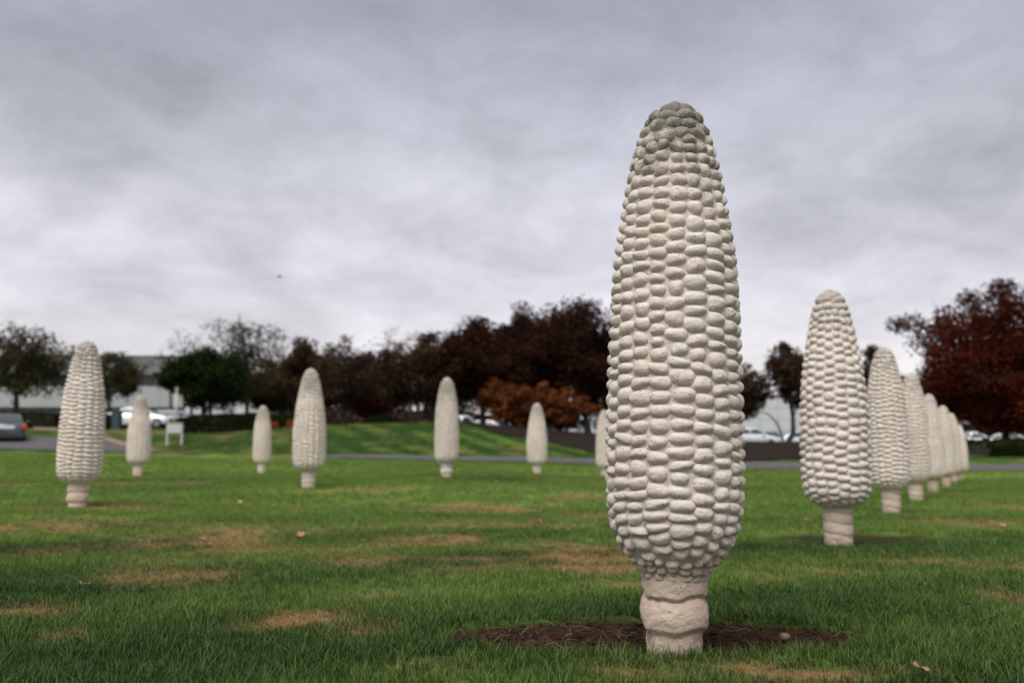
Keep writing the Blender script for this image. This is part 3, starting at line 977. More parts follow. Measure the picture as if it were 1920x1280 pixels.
# ------------------------------------------------------------------ grass blades
def blade_clump(name, n, seed, h, spread, lean):
    r_ = np.random.default_rng(seed)
    V, F, T = [], [], []
    for _ in range(n):
        a = r_.random() * 2 * PI; q = spread * math.sqrt(r_.random())
        bx, by = q * math.cos(a), q * math.sin(a)
        th = r_.random() * 2 * PI
        hh = h * r_.uniform(0.5, 1.15)
        w = r_.uniform(0.0010, 0.0019)
        L_ = hh * lean * r_.uniform(0.25, 1.3)
        dx, dy = math.cos(th), math.sin(th)
        sx, sy = -dy, dx
        n0 = len(V); tt = r_.random()
        for k, (f, g, ww) in enumerate(((0, 0, 1), (0.45, 0.18, 0.9), (0.8, 0.55, 0.6))):
            for sgn in (-1, 1):
                V.append((bx + dx * L_ * g + sx * w * ww * sgn, by + dy * L_ * g + sy * w * ww * sgn, hh * f - 0.01)); T.append(tt)
        V.append((bx + dx * L_, by + dy * L_, hh * 0.97)); T.append(tt)
        F += [(n0, n0 + 1, n0 + 3, n0 + 2), (n0 + 2, n0 + 3, n0 + 5, n0 + 4), (n0 + 4, n0 + 5, n0 + 6)]
    me = mesh_np(name, V, F, True)
    add_attr(me, 'blade_tone', T)
    me.materials.append(M_blade)
    return bpy.data.objects.new(name, me)     # only a source for the scatter: never linked to the scene


M_blade = mat_turf('grass blades', True)


def build_grass():
    X, Y, S, Pk = [], [], [], []
    # bands: depth range, clumps per m2, scale
    for d0, d1, dens, sc_ in ((2.3, 5, 2300, 0.95), (5, 8, 1150, 1.05), (8, 13, 480, 1.2), (13, 22, 170, 1.5), (22, 41.0, 60, 1.9), (44.6, 66, 16, 2.6)):
        half = lambda d: 0.56 * d + 1.1
        A = (half(d0) + half(d1)) * (d1 - d0)
        n = int(A * dens)
        y = np.sqrt(rng.random(n) * (d1 ** 2 - d0 ** 2) + d0 ** 2)
        x = (rng.random(n) * 2 - 1) * half(y)
        X.append(x); Y.append(y); S.append(np.full(n, sc_) * rng.uniform(0.7, 1.25, n))
        Pk.append(rng.integers(0, 6, n) if d0 < 8 else rng.integers(2, 8, n))
    x, y, s, pk = map(np.concatenate, (X, Y, S, Pk))
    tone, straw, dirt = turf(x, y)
    vig = fbm(x * 3.2, y * 3.2, 55, 3)
    keep = (rng.random(len(x)) > dirt * 1.15)
    keep &= (rng.random(len(x)) > 0.25 * straw)
    for p in EARP:
        keep &= np.hypot(x - p.x, y - p.y) > 0.125
    pxx = 960 + FPX * .992 * x / y
    keep &= ~((y > 41.5) & ((pxx < 330) | (pxx > 1130) | (pxx > 760) & (y > 67 - (pxx - 690) * 0.036)))
    x, y, s, pk, tone, straw, vig = (q[keep] for q in (x, y, s, pk, tone, straw, vig))
    s = s * (0.72 + 0.55 * vig) * (1 - 0.5 * np.clip(straw * 1.2, 0, 1))
    z = zg(x, y)
    me = bpy.data.meshes.new('grass')
    me.vertices.add(len(x)); me.vertices.foreach_set('co', np.stack([x, y, z], 1).astype(np.float32).ravel())
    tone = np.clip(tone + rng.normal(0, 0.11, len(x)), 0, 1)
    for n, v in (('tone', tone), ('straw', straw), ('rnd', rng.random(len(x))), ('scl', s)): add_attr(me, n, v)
    a = me.attributes.new('pick', 'INT', 'POINT'); a.data.foreach_set('value', pk.astype(np.int32))
    rot = np.zeros((len(x), 3), np.float32); rot[:, 2] = rng.random(len(x)) * 2 * PI
    rot[:, 0] = rng.normal(0, 0.12, len(x)); rot[:, 1] = rng.normal(0, 0.12, len(x))
    a = me.attributes.new('rot', 'FLOAT_VECTOR', 'POINT'); a.data.foreach_set('vector', rot.ravel())
    srcs = [blade_clump('grass_tuft', 9, 100 + i, 0.037, 0.02, 0.8) for i in range(5)] + \
           [blade_clump('grass_tuft', 6, 150, 0.052, 0.015, 1.2)] + \
           [blade_clump('grass_tuft', 16, 160 + i, 0.036, 0.05, 0.75) for i in range(2)]
    ng = bpy.data.node_groups.new('grass_scatter', 'GeometryNodeTree')
    ng.interface.new_socket('Geometry', in_out='INPUT', socket_type='NodeSocketGeometry')
    ng.interface.new_socket('Geometry', in_out='OUTPUT', socket_type='NodeSocketGeometry')
    N, L = ng.nodes.new, ng.links.new
    gi, go = N('NodeGroupInput'), N('NodeGroupOutput')
    iop = N('GeometryNodeInstanceOnPoints'); jn = N('GeometryNodeJoinGeometry')
    for so in reversed(srcs):
        oi = N('GeometryNodeObjectInfo'); oi.inputs['Object'].default_value = so; oi.inputs['As Instance'].default_value = True
        L(oi.outputs['Geometry'], jn.inputs[0])
    def na(name, typ):
        n = N('GeometryNodeInputNamedAttribute'); n.data_type = typ; n.inputs['Name'].default_value = name
        return n.outputs[0]
    mtp = N('GeometryNodeMeshToPoints')
    L(gi.outputs[0], mtp.inputs['Mesh']); L(mtp.outputs[0], iop.inputs['Points'])
    L(jn.outputs[0], iop.inputs['Instance'])
    iop.inputs['Pick Instance'].default_value = True
    L(na('pick', 'INT'), iop.inputs['Instance Index'])
    L(na('rot', 'FLOAT_VECTOR'), iop.inputs['Rotation'])
    L(na('scl', 'FLOAT'), iop.inputs['Scale'])
    L(iop.outputs[0], go.inputs[0])
    o = obj('grass', me)
    md = o.modifiers.new('scatter', 'NODES'); md.node_group = ng
    tag(o, 'short mown lawn grass, green with straw coloured patches', 'grass', kind='stuff')
    print('grass clumps', len(x))


build_grass()

# ------------------------------------------------------------------ trees
M_bark = mat_simple('bark', (0.055, 0.045, 0.038), 0.95, noise=0.35, nscale=5, bump=0.5)
M_bark_pale = mat_simple('pale bark', (0.16, 0.14, 0.12), 0.95, noise=0.3, nscale=5)
LEAF = {
    'maroon': mat_leaf('maroon leaves', (0.0101, 0.0062, 0.0047), (0.0585, 0.0233, 0.0146)),
    'red': mat_leaf('dark red leaves', (0.0129, 0.0047, 0.0039), (0.1186, 0.0244, 0.0120)),
    'brown': mat_leaf('brown leaves', (0.0175, 0.0126, 0.0088), (0.0824, 0.0492, 0.0284)),
    'olive': mat_leaf('olive leaves', (0.0142, 0.0152, 0.0072), (0.0729, 0.0663, 0.0234)),
    'green': mat_leaf('deep green leaves', (0.0062, 0.0117, 0.0039), (0.0250, 0.0406, 0.0101)),
    'copper': mat_leaf('copper leaves', (0.040, 0.016, 0.008), (0.21, 0.068, 0.020)),
    'pink': mat_leaf('dusty red leaves', (0.0468, 0.0172, 0.0125), (0.1326, 0.0429, 0.0273)),
    'yellow': mat_leaf('yellow leaves', (0.1248, 0.0585, 0.0117), (0.3276, 0.1716, 0.0234)),
    'hedge': mat_leaf('hedge leaves', (0.0078, 0.0140, 0.0047), (0.0265, 0.0406, 0.0125)),
    'orange': mat_leaf('orange blossom', (0.1966, 0.0328, 0.0070), (0.3510, 0.0702, 0.0140)),
}


def leaf_cloud(cent, spread, per, size, r_):
    """quads round clump centres; returns V, F, tone"""
    n = len(cent) * per
    c = np.repeat(cent, per, 0)
    sp = np.repeat(spread, per)[:, None]
    d = r_.normal(0, 1, (n, 3)); d /= np.maximum(np.linalg.norm(d, axis=1, keepdims=True), 1e-6)
    rad = r_.random((n, 1)) ** 0.45
    p = c + d * rad * sp * np.array([1, 1, 0.75])
    a = r_.normal(0, 1, (n, 3)); a /= np.linalg.norm(a, axis=1, keepdims=True)
    b = np.cross(a, r_.normal(0, 1, (n, 3))); b /= np.maximum(np.linalg.norm(b, axis=1, keepdims=True), 1e-6)
    s = size * r_.uniform(0.6, 1.3, (n, 1))
    V = np.stack([p - a * s, p + b * s * 0.55, p + a * s, p - b * s * 0.55], 1).reshape(-1, 3)
    F = np.arange(n * 4).reshape(n, 4)
    ct = np.repeat(r_.random(len(cent)), per)
    tone = np.clip(0.55 * ct + 0.45 * r_.random(n) ** 1.5, 0, 1)
    return V, F, np.repeat(tone, 4)


def tree(label, px, Y, top, hw, cb, leaf, seed, density=1.0, clump=0.16, bare=0.3, lean=0.0, trunks=1, r0=0.16, leafsize=0.13, name='tree', bark=None, base_px=None, inner=0.45, pointy=0.0, group='autumn trees behind the field'):
    r_ = np.random.default_rng(seed)
    rd = random.Random(seed)
    base = on_ground(base_px if base_px is not None else px, Y)
    base.z -= 0.1
    topz = at(px, top, Y).z - base.z
    cbz = at(px, cb, Y).z - base.z
    RW = hw * 1.12 * Y / FPX
    cx = (px - (base_px if base_px is not None else px)) * Y / FPX
    cz0 = (topz + cbz) / 2; rz = (topz - cbz) / 2
    t = thing(name, label, 'tree', base, 0, group)
    mb = MB()
    tips, spr = [], []
    fork = max(0.35 * cbz, cbz * 0.78)
    bases = []
    for k in range(trunks):
        ox = (k - (trunks - 1) / 2) * 0.5 * (RW / 3)
        p0 = Vector((ox * 0.5, 0, 0)); p2 = Vector((cx * 0.45 + ox, rd.uniform(-.2, .2), fork))
        p1 = (p0 + p2) / 2 + Vector((lean * 0.3 + rd.uniform(-.1, .1), 0, 0))
        p3 = Vector((cx * 0.8 + ox * 1.3, rd.uniform(-.4, .4), cbz + 0.55 * (topz - cbz)))
        mb.tube([p0 - Vector((0, 0, 0.2)), p0 + Vector((0, 0, 0.15)), p1, p2, (p2 + p3) / 2 + Vector((rd.uniform(-.3, .3), 0, 0)), p3], [r0 * 1.5, r0 * 1.15, r0, r0 * .85, r0 * .55, r0 * .22], 8)
        bases.append((p2, p3))
    nl = int(12 + 7 * density)
    for i in range(nl):
        b0, b1 = bases[i % trunks]
        f = rd.uniform(0.0, 0.85)
        s = b0.lerp(b1, f)
        th = rd.random() * 2 * PI
        el = rd.uniform(-0.9, 1.0)
        w = math.sqrt(max(0.05, 1 - el * el)) * (1 - pointy * max(0, el))
        e = Vector((cx + RW * 0.86 * w * math.cos(th), RW * 0.86 * w * math.sin(th), cz0 + rz * 0.88 * el))
        if e.z < s.z: s = b0.lerp(b1, f * 0.25)
        mid = s.lerp(e, 0.5) + Vector((rd.uniform(-.2, .2) * RW * .4, rd.uniform(-.2, .2) * RW * .4, rd.uniform(0.0, .3) * RW * .3))
        rl = r0 * rd.uniform(0.28, 0.45)
        mb.tube([s, mid, e], [rl, rl * .65, rl * .2], 5, False)
        tips.append(e); spr.append(1.0)
        for q in range(rd.randint(4, 6)):
            g = rd.uniform(0.3, 1.0)
            a = (s.lerp(mid, g * 2) if g < .5 else mid.lerp(e, g * 2 - 1))
            dv = Vector((rd.gauss(0, 1), rd.gauss(0, 1), rd.gauss(0.35, .8))).normalized() * RW * rd.uniform(0.2, 0.42)
            b = a + dv
            mb.tube([a, a.lerp(b, .5) + Vector((0, 0, .06 * RW)), b], [rl * .4, rl * .28, rl * .12], 4, False)
            tips.append(b); spr.append(0.85)
            nt = rd.randint(1, 2) + int(5 * bare)
            for w_ in range(nt):
                dv2 = (dv.normalized() + Vector((rd.gauss(0, .6), rd.gauss(0, .6), rd.gauss(0.45, .5)))).normalized() * RW * rd.uniform(0.12, 0.30)
                a2 = a.lerp(b, rd.uniform(.3, 1))
                mb.tube([a2, a2 + dv2 * .5 + Vector((0, 0, .02)), a2 + dv2], [rl * .24, rl * .18, rl * .08], 3, False)
    mb.build('trunk', bark or M_bark, t, True)
    # leaves
    tips = np.array([tuple(v) for v in tips]); spr = np.array(spr)
    k = int(len(tips) * inner)
    if k:
        d = r_.normal(0, 1, (k, 3)); d /= np.linalg.norm(d, axis=1, keepdims=True)
        ins = np.array([cx, 0, cz0]) + d * (r_.random((k, 1)) ** .5) * np.array([RW * .8, RW * .8, rz * .8])
        tips = np.concatenate([tips, ins]); spr = np.concatenate([spr, np.ones(k)])
    if density > 0:
        keep = r_.random(len(tips)) < min(1, density + .15)
        tips, spr = tips[keep], spr[keep]
        cut = (tips[:, 2] > cbz - 0.15 * (topz - cbz))
        tips, spr = tips[cut], spr[cut]
        per = max(12, int(110 * density))
        spread = spr * clump * (RW + rz) * r_.uniform(0.7, 1.3, len(tips))
        V, F, tn = leaf_cloud(tips, spread, per, leafsize, r_)
        me = mesh_np('crown', V, F, False); add_attr(me, 'tone', tn)
        obj('crown', me, LEAF[leaf], t)
    return t


TREES = [
    # label, px, depth, top, half width, crown bottom, leaf, kw
    ('olive thinning tree at the left edge, in front of the grey parapet building', 42, 72, 618, 100, 738, 'olive', dict(density=.62, bare=.8, base_px=38, r0=.2)),
    ('small olive tree between the tall left corn ear and the green round tree', 212, 88, 658, 56, 744, 'olive', dict(density=.55, bare=.8)),
    ('bare twigged tree left of the bare grey one behind the deep green round tree', 325, 104, 632, 42, 740, 'olive', dict(density=.10, bare=1.2)),
    ('bare tree with fine twigs between the tall bronze tree and the narrow dark one', 545, 100, 618, 50, 740, 'brown', dict(density=.14, bare=1.2)),
    ('bare grey tree whose twigs rise behind the deep green round tree', 365, 100, 612, 48, 730, 'olive', dict(density=.12, bare=1.0)),
    ('deep green round tree with twin trunks behind the clipped hedge', 392, 70, 655, 66, 750, 'green', dict(density=1.25, bare=.0, trunks=2, clump=.18, r0=.15)),
    ('tall bronze olive tree with bare top twigs beside the deep green tree', 468, 84, 603, 92, 748, 'olive', dict(density=.55, bare=1.3, r0=.2)),
    ('dark brown narrow tree rising just behind the medium corn ear', 578, 80, 632, 42, 755, 'brown', dict(density=.8, bare=.4)),
    ('low russet tree behind the small hedge-side corn ear', 500, 92, 700, 50, 770, 'brown', dict(density=.85, bare=.4, trunks=2)),
    ('grey brown half bare tree to the right of the medium corn ear', 655, 74, 645, 66, 765, 'brown', dict(density=.55, bare=1.2, trunks=2)),
    ('low dusty red tree under the half bare trees above the bank', 702, 76, 730, 42, 775, 'pink', dict(density=.8, bare=.3)),
    ('bare pale twigged tree showing over the half bare trees', 730, 98, 612, 52, 720, 'brown', dict(density=.12, bare=1.0)),
    ('dark brown tree directly behind the blunt corn ear', 785, 70, 634, 66, 758, 'brown', dict(density=.9, bare=.3, trunks=3, clump=.18)),
    ('almost black brown tree to the right of the blunt corn ear', 905, 68, 602, 82, 758, 'maroon', dict(density=1.3, bare=.3, clump=.19, r0=.22)),
    ('dark maroon tree behind the small corn ear with hardly any foot', 1000, 74, 590, 76, 755, 'maroon', dict(density=1.5, bare=.3, clump=.19, r0=.22)),
    ('tallest dark maroon tree, beside the left edge of the largest corn ear', 1085, 68, 570, 88, 752, 'maroon', dict(density=1.5, bare=.45, clump=.18, r0=.24, base_px=1102)),
    ('brown tree behind the largest corn ear', 1250, 72, 600, 85, 760, 'maroon', dict(density=1.2, bare=.3)),
    ('low wide copper orange tree left of the small corn ear', 958, 65, 722, 62, 792, 'copper', dict(density=.7, bare=.4, clump=.15, trunks=2, r0=.1)),
    ('low copper orange tree right of the small corn ear', 1056, 64, 742, 52, 796, 'copper', dict(density=.65, bare=.4, clump=.15, trunks=2, r0=.1)),
    ('drooping brown tree at the right edge of the largest corn ear', 1392, 66, 680, 42, 788, 'brown', dict(density=.5, bare=.6, base_px=1372)),
    ('red brown tree with a leaning dark trunk, left of the plump corn ear', 1492, 58, 634, 48, 778, 'brown', dict(density=.65, bare=.55, base_px=1472, lean=.3, r0=.15)),
    ('brown half bare tree between the plump corn ear and the third one', 1640, 76, 652, 42, 765, 'brown', dict(density=.8, bare=.6)),
    ('small yellow tree in the gap right of the plump corn ear', 1634, 82, 692, 28, 770, 'yellow', dict(density=1.0, bare=.1)),
    ('large dark red tree above the far end of the right row', 1872, 60, 536, 152, 815, 'red', dict(density=1.9, bare=.4, clump=.125, inner=.9, r0=.3, leafsize=.12)),
    ('dark red tree at the right edge of the picture', 2010, 66, 590, 110, 806, 'red', dict(density=1.2, bare=.4, clump=.16, r0=.25)),
    ('far brown tree filling the gap left of the grey brown half bare tree', 612, 100, 668, 70, 775, 'brown', dict(density=1.1, bare=.4)),
    ('far dark tree behind the low dusty red tree', 715, 104, 672, 75, 778, 'maroon', dict(density=1.1, bare=.4)),
    ('far brown tree between the two dark trees beside the blunt corn ear', 845, 98, 650, 72, 775, 'brown', dict(density=1.2, bare=.4)),
    ('far dark tree behind the copper orange trees', 960, 100, 640, 90, 780, 'maroon', dict(density=1.3, bare=.3)),
    ('far dark tree behind the tallest maroon tree', 1130, 100, 640, 80, 785, 'maroon', dict(density=1.3, bare=.3)),
    ('far russet tree behind the low russet tree by the porch', 545, 102, 668, 60, 770, 'brown', dict(density=1.0, bare=.5)),
    ('far dark tree behind the large dark red tree', 1760, 96, 690, 80, 800, 'maroon', dict(density=1.3, bare=.3)),
    ('far dark tree under the right part of the large dark red tree', 1900, 92, 660, 100, 806, 'maroon', dict(density=1.4, bare=.3)),
    ('dark olive tree beyond the left edge of the building', -75, 84, 640, 70, 758, 'olive', dict(density=.8, bare=.6)),
]
for i, (lab, px, Y, top, hw, cb, leaf, kw) in enumerate(TREES):
    tree(lab, px, Y, top, hw, cb, leaf, 300 + int(px) * 3, **kw)


# the arching pale stem beside the leaning tree
def arching():
    b = on_ground(1462, 60)
    t = thing('arching_sapling', 'bare pale sapling bent over in an arch beside the leaning dark trunk', 'sapling', b)
    k = 60 / FPX
    pts = [(0, 0, -.1)] + [((px - 1462) * k, 0, (830 - py) * k) for px, py in ((1461, 822), (1457, 806), (1449, 790), (1438, 778), (1424, 772), (1408, 774))]
    mb = MB(); mb.tube(pts, [.075, .07, .065, .06, .05, .04, .015], 7)
    mb.build('trunk', M_bark_pale, t, True)


arching()


# ------------------------------------------------------------------ hedges and shrubs
def hedge(label, p0, p1, depth, h0, h1, seed, leaf='hedge', n=5200, name='hedge', cat='hedge', size=.07, round_=0.0, group=None):
    """clipped hedge between two ground points: a leafy skin over an uneven twiggy core"""
    r_ = np.random.default_rng(seed)
    a, b = Vector(p0), Vector(p1)
    d = (b - a); L_ = d.length; d2 = d.normalized(); nrm = Vector((-d2.y, d2.x, 0))
    t = thing(name, label, cat, a, 0, group)
    u = r_.random(n); v = r_.random(n) ** 0.8; side = r_.random(n)
    hh = h0 + (h1 - h0) * u
    taper = 1 - round_ * (2 * u - 1) ** 2
    hh = hh * taper * (0.94 + 0.12 * vnoise(u * L_ * 1.5, u * 0, seed))
    top = side > 0.55
    w = np.where(top, r_.uniform(-.5, .5, n), np.where(side > .25, -.5, .5)) * depth * taper
    z = np.where(top, hh, hh * v) + r_.normal(0, .02, n)
    w = w * np.where(z > 0.8 * hh, .9, 1.0)
    base = np.array([[d2.x, d2.y, 0]]) * (u * L_)[:, None] + np.array([[nrm.x, nrm.y, 0]]) * w[:, None]
    gx, gy = base[:, 0] + a.x, base[:, 1] + a.y
    c = np.stack([base[:, 0], base[:, 1], zg(gx, gy) - a.z + z], 1)
    V, F, tn = leaf_cloud(c, np.full(n, .07), 2, size, r_)
    me = mesh_np('foliage', V, F, False); add_attr(me, 'tone', tn)
    obj('foliage', me, LEAF[leaf], t)
    mb = MB()
    secs = []
    for i in range(13):
        f = i / 12; H = (h0 + (h1 - h0) * f) * (1 - round_ * (2 * f - 1) ** 2) * .9; q = depth * .45 * (1 - round_ * (2 * f - 1) ** 2)
        cpt = a + d * f; g = zg1(cpt.x, cpt.y) - a.z - .1
        cpt = cpt - a
        secs.append([(cpt.x + nrm.x * s * q, cpt.y + nrm.y * s * q, g + zz) for s, zz in ((-1, 0), (-1, H * .8), (-.7, H + .1), (.7, H + .1), (1, H * .8), (1, 0))])
    mb.loft(secs)
    mb.build('twigs', M_bark, t)
    return t


hedge('dark clipped hedge along the top of the left lawn', on_ground(338, 62.5), on_ground(548, 65.5), 1.6, 1.15, 0.95, 401, n=6500, round_=.25)
hedge('long low dark hedge behind the grey car and road', on_ground(-250, 64), on_ground(108, 64), 1.4, 1.0, 0.95, 402, n=6500)
hedge('short dark hedge behind the tall left corn ear', on_ground(112, 65), on_ground(222, 66), 1.4, 0.95, 0.9, 403, n=3000)
for px, Y, lab, w in ((517, 62.5, 'small round orange shrub right of the small hedge-side corn ear', .62), (549, 63.5, 'small orange shrub against the left side of the medium corn ear', .5)):
    p = on_ground(px, Y)
    hedge(lab, p - Vector((w / 2, 0, 0)), p + Vector((w / 2, 0, 0)), w, .48, .42, int(px), 'orange', 260, 'orange_shrub', 'shrub', .045, .55, 'orange shrubs at the end of the hedge')
hedge('low dark shrubs under the large dark red tree', on_ground(1812, 50), on_ground(2050, 50), 3.5, .55, .6, 405, n=5000, name='shrub_bed', cat='shrubs', size=.1)
hedge('overgrown dark hedge along the far side of the parking lot', on_ground(556, 97), on_ground(1250, 97), 2.5, 2.4, 2.0, 407, leaf='brown', n=9000, size=.16)
hedge('overgrown dark hedge behind the cars under the large red tree', on_ground(1690, 92), on_ground(2250, 92), 2.5, 2.2, 2.4, 408, leaf='maroon', n=7000, size=.16)
hedge('dark shrubs under the brown trees above the bank', on_ground(690, 70), on_ground(760, 70), 1.5, .9, .8, 406, n=2500, name='shrub_row', cat='shrubs', round_=.4)

# ------------------------------------------------------------------ buildings
M_wall = mat_simple('pale precast wall', (0.30, 0.31, 0.315), 0.85, noise=0.06, nscale=.6)
M_parapet = mat_simple('grey parapet', (0.14, 0.147, 0.15), 0.85, noise=0.1, nscale=.5)
M_white = mat_simple('white wall', (0.46, 0.475, 0.50), 0.8, noise=0.05, nscale=.5)
M_glass = mat_simple('dark window glass', (0.012, 0.015, 0.016), 0.08, noise=0.1)
M_mull = mat_simple('dark mullion', (0.05, 0.05, 0.05), 0.5)
M_pale = mat_simple('white painted metal', (0.40, 0.39, 0.375), 0.5, noise=.05)


def slab_building(label, px0, px1, Y, rows, depth=22, bay=18.0, name='office_building'):
    """rows: list of (kind, y_top, y_bottom, material); wall bands are boxes, window bands are single windows in a row"""
    x0, x1 = wx(px0, Y), wx(px1, Y)
    gz = min(at(960, rows[-1][2], Y).z, zg1((x0 + x1) / 2, Y)) - 0.6
    t = thing(name, label, 'building', ((x0 + x1) / 2, Y, gz))
    hx = (x1 - x0) / 2
    for kind, ya, yb, m in rows:
        za, zb = at(960, ya, Y).z - gz, at(960, yb, Y).z - gz
        if kind == 'wall':
            nb = max(1, int(round((px1 - px0) / (bay * 2.5))))
            for i in range(nb):
                a = -hx + 2 * hx * i / nb; b = -hx + 2 * hx * (i + 1) / nb
                mb = MB(); mb.box((a + .02, 0, zb), (b - .02, .35, za)); mb.build('wall_panel', m, t)
        else:
            nb = max(1, int(round((px1 - px0) / bay)))
            for i in range(nb):
                a = -hx + 2 * hx * i / nb; b = -hx + 2 * hx * (i + 1) / nb
                fr = MB()
                for q in (a, b - .1): fr.box((q, .2, zb), (q + .1, .4, za))
                fr.box((a + .1, .2, zb), (b - .1, .4, zb + .1)); fr.box((a + .1, .2, za - .1), (b - .1, .4, za))
                w = fr.build('window', M_mull, t)
                gl = MB(); gl.box((a + .1, .33, zb + .1), (b - .1, .36, za - .1)); gl.build('pane', M_glass, w)
    zt, zb = at(960, rows[0][1], Y).z - gz, 0
    mb = MB(); mb.box((-hx + .05, .45, zb), (hx - .05, depth, zt - .25)); mb.build('core', M_parapet, t)
    mb = MB(); mb.box((-hx - .05, -.06, zt), (hx + .05, depth + .1, zt + .18)); mb.build('roof', M_parapet, t)
    mb = MB(); mb.box((-hx, .1, -.2), (hx, .45, at(960, rows[-1][2], Y).z - gz)); mb.build('plinth', M_parapet, t)
    return t


slab_building('long low office building with grey parapet and dark ribbon windows at left', -260, 348, 118,
              [('wall', 669, 702, M_parapet), ('window', 702, 724, None), ('wall', 724, 763, M_wall), ('window', 763, 797, None)])
slab_building('white low wing with a strip of dark windows behind the hedge', 352, 505, 112,
              [('wall', 728, 776, M_white), ('window', 776, 796, None)], 14, 13, 'white_building')


def porch():
    Y = 104
    g = on_ground(525, Y)
    t = thing('porch', 'grey columned porch at the right end of the white low wing', 'porch', g)
    k = Y / FPX
    H = at(525, 742, Y).z - g.z; H2_ = at(525, 756, Y).z - g.z
    mb = MB(); mb.box((-20 * k, 0, H2_), (26 * k, 5, H)); mb.build('roof', M_wall, t, bevel=.05)
    for px in (-16, -2, 12, 23):
        c = MB(); c.tube([(px * k, .5, -.2), (px * k, .5, H2_)], [.2, .17], 10); c.build('column', M_pale, t, True)
    mb = MB(); mb.box((-18 * k, 4, -.2), (24 * k, 4.3, H2_)); mb.build('wall', M_wall, t)
    for a in (-15, -1, 11):
        w = MB(); w.box((a * k, 3.9, .8), ((a + 10) * k, 3.97, H2_ - .4)); w.build('window', M_glass, t)


porch()
slab_building('pale blue grey warehouse behind the parked cars at right', 1250, 1660, 120,
              [('wall', 745, 764, M_white), ('wall', 764.6, 786, M_white), ('wall', 786.6, 808, M_white), ('wall', 808.6, 836, M_white)], 25, 14, 'warehouse')

# ------------------------------------------------------------------ cars
M_tyre = mat_simple('tyre rubber', (0.012, 0.012, 0.012), 0.85)
M_rim = mat_simple('alloy rim', (0.35, 0.35, 0.36), 0.3, metal=.9)
M_carglass = mat_simple('car glass', (0.03, 0.04, 0.042), 0.05, noise=.05)
M_black = mat_simple('black plastic', (0.015, 0.015, 0.015), 0.6)
M_red = mat_simple('red tail lens', (0.55, 0.045, 0.03), 0.15, noise=.1)
M_lamp = mat_simple('clear lamp lens', (0.6, 0.6, 0.6), 0.1)
M_plate = mat_simple('number plate', (0.6, 0.6, 0.58), 0.4)


def paint(name, c): return mat_simple(name, c, 0.28, metal=.3, noise=.03, nscale=2, coat=.6)


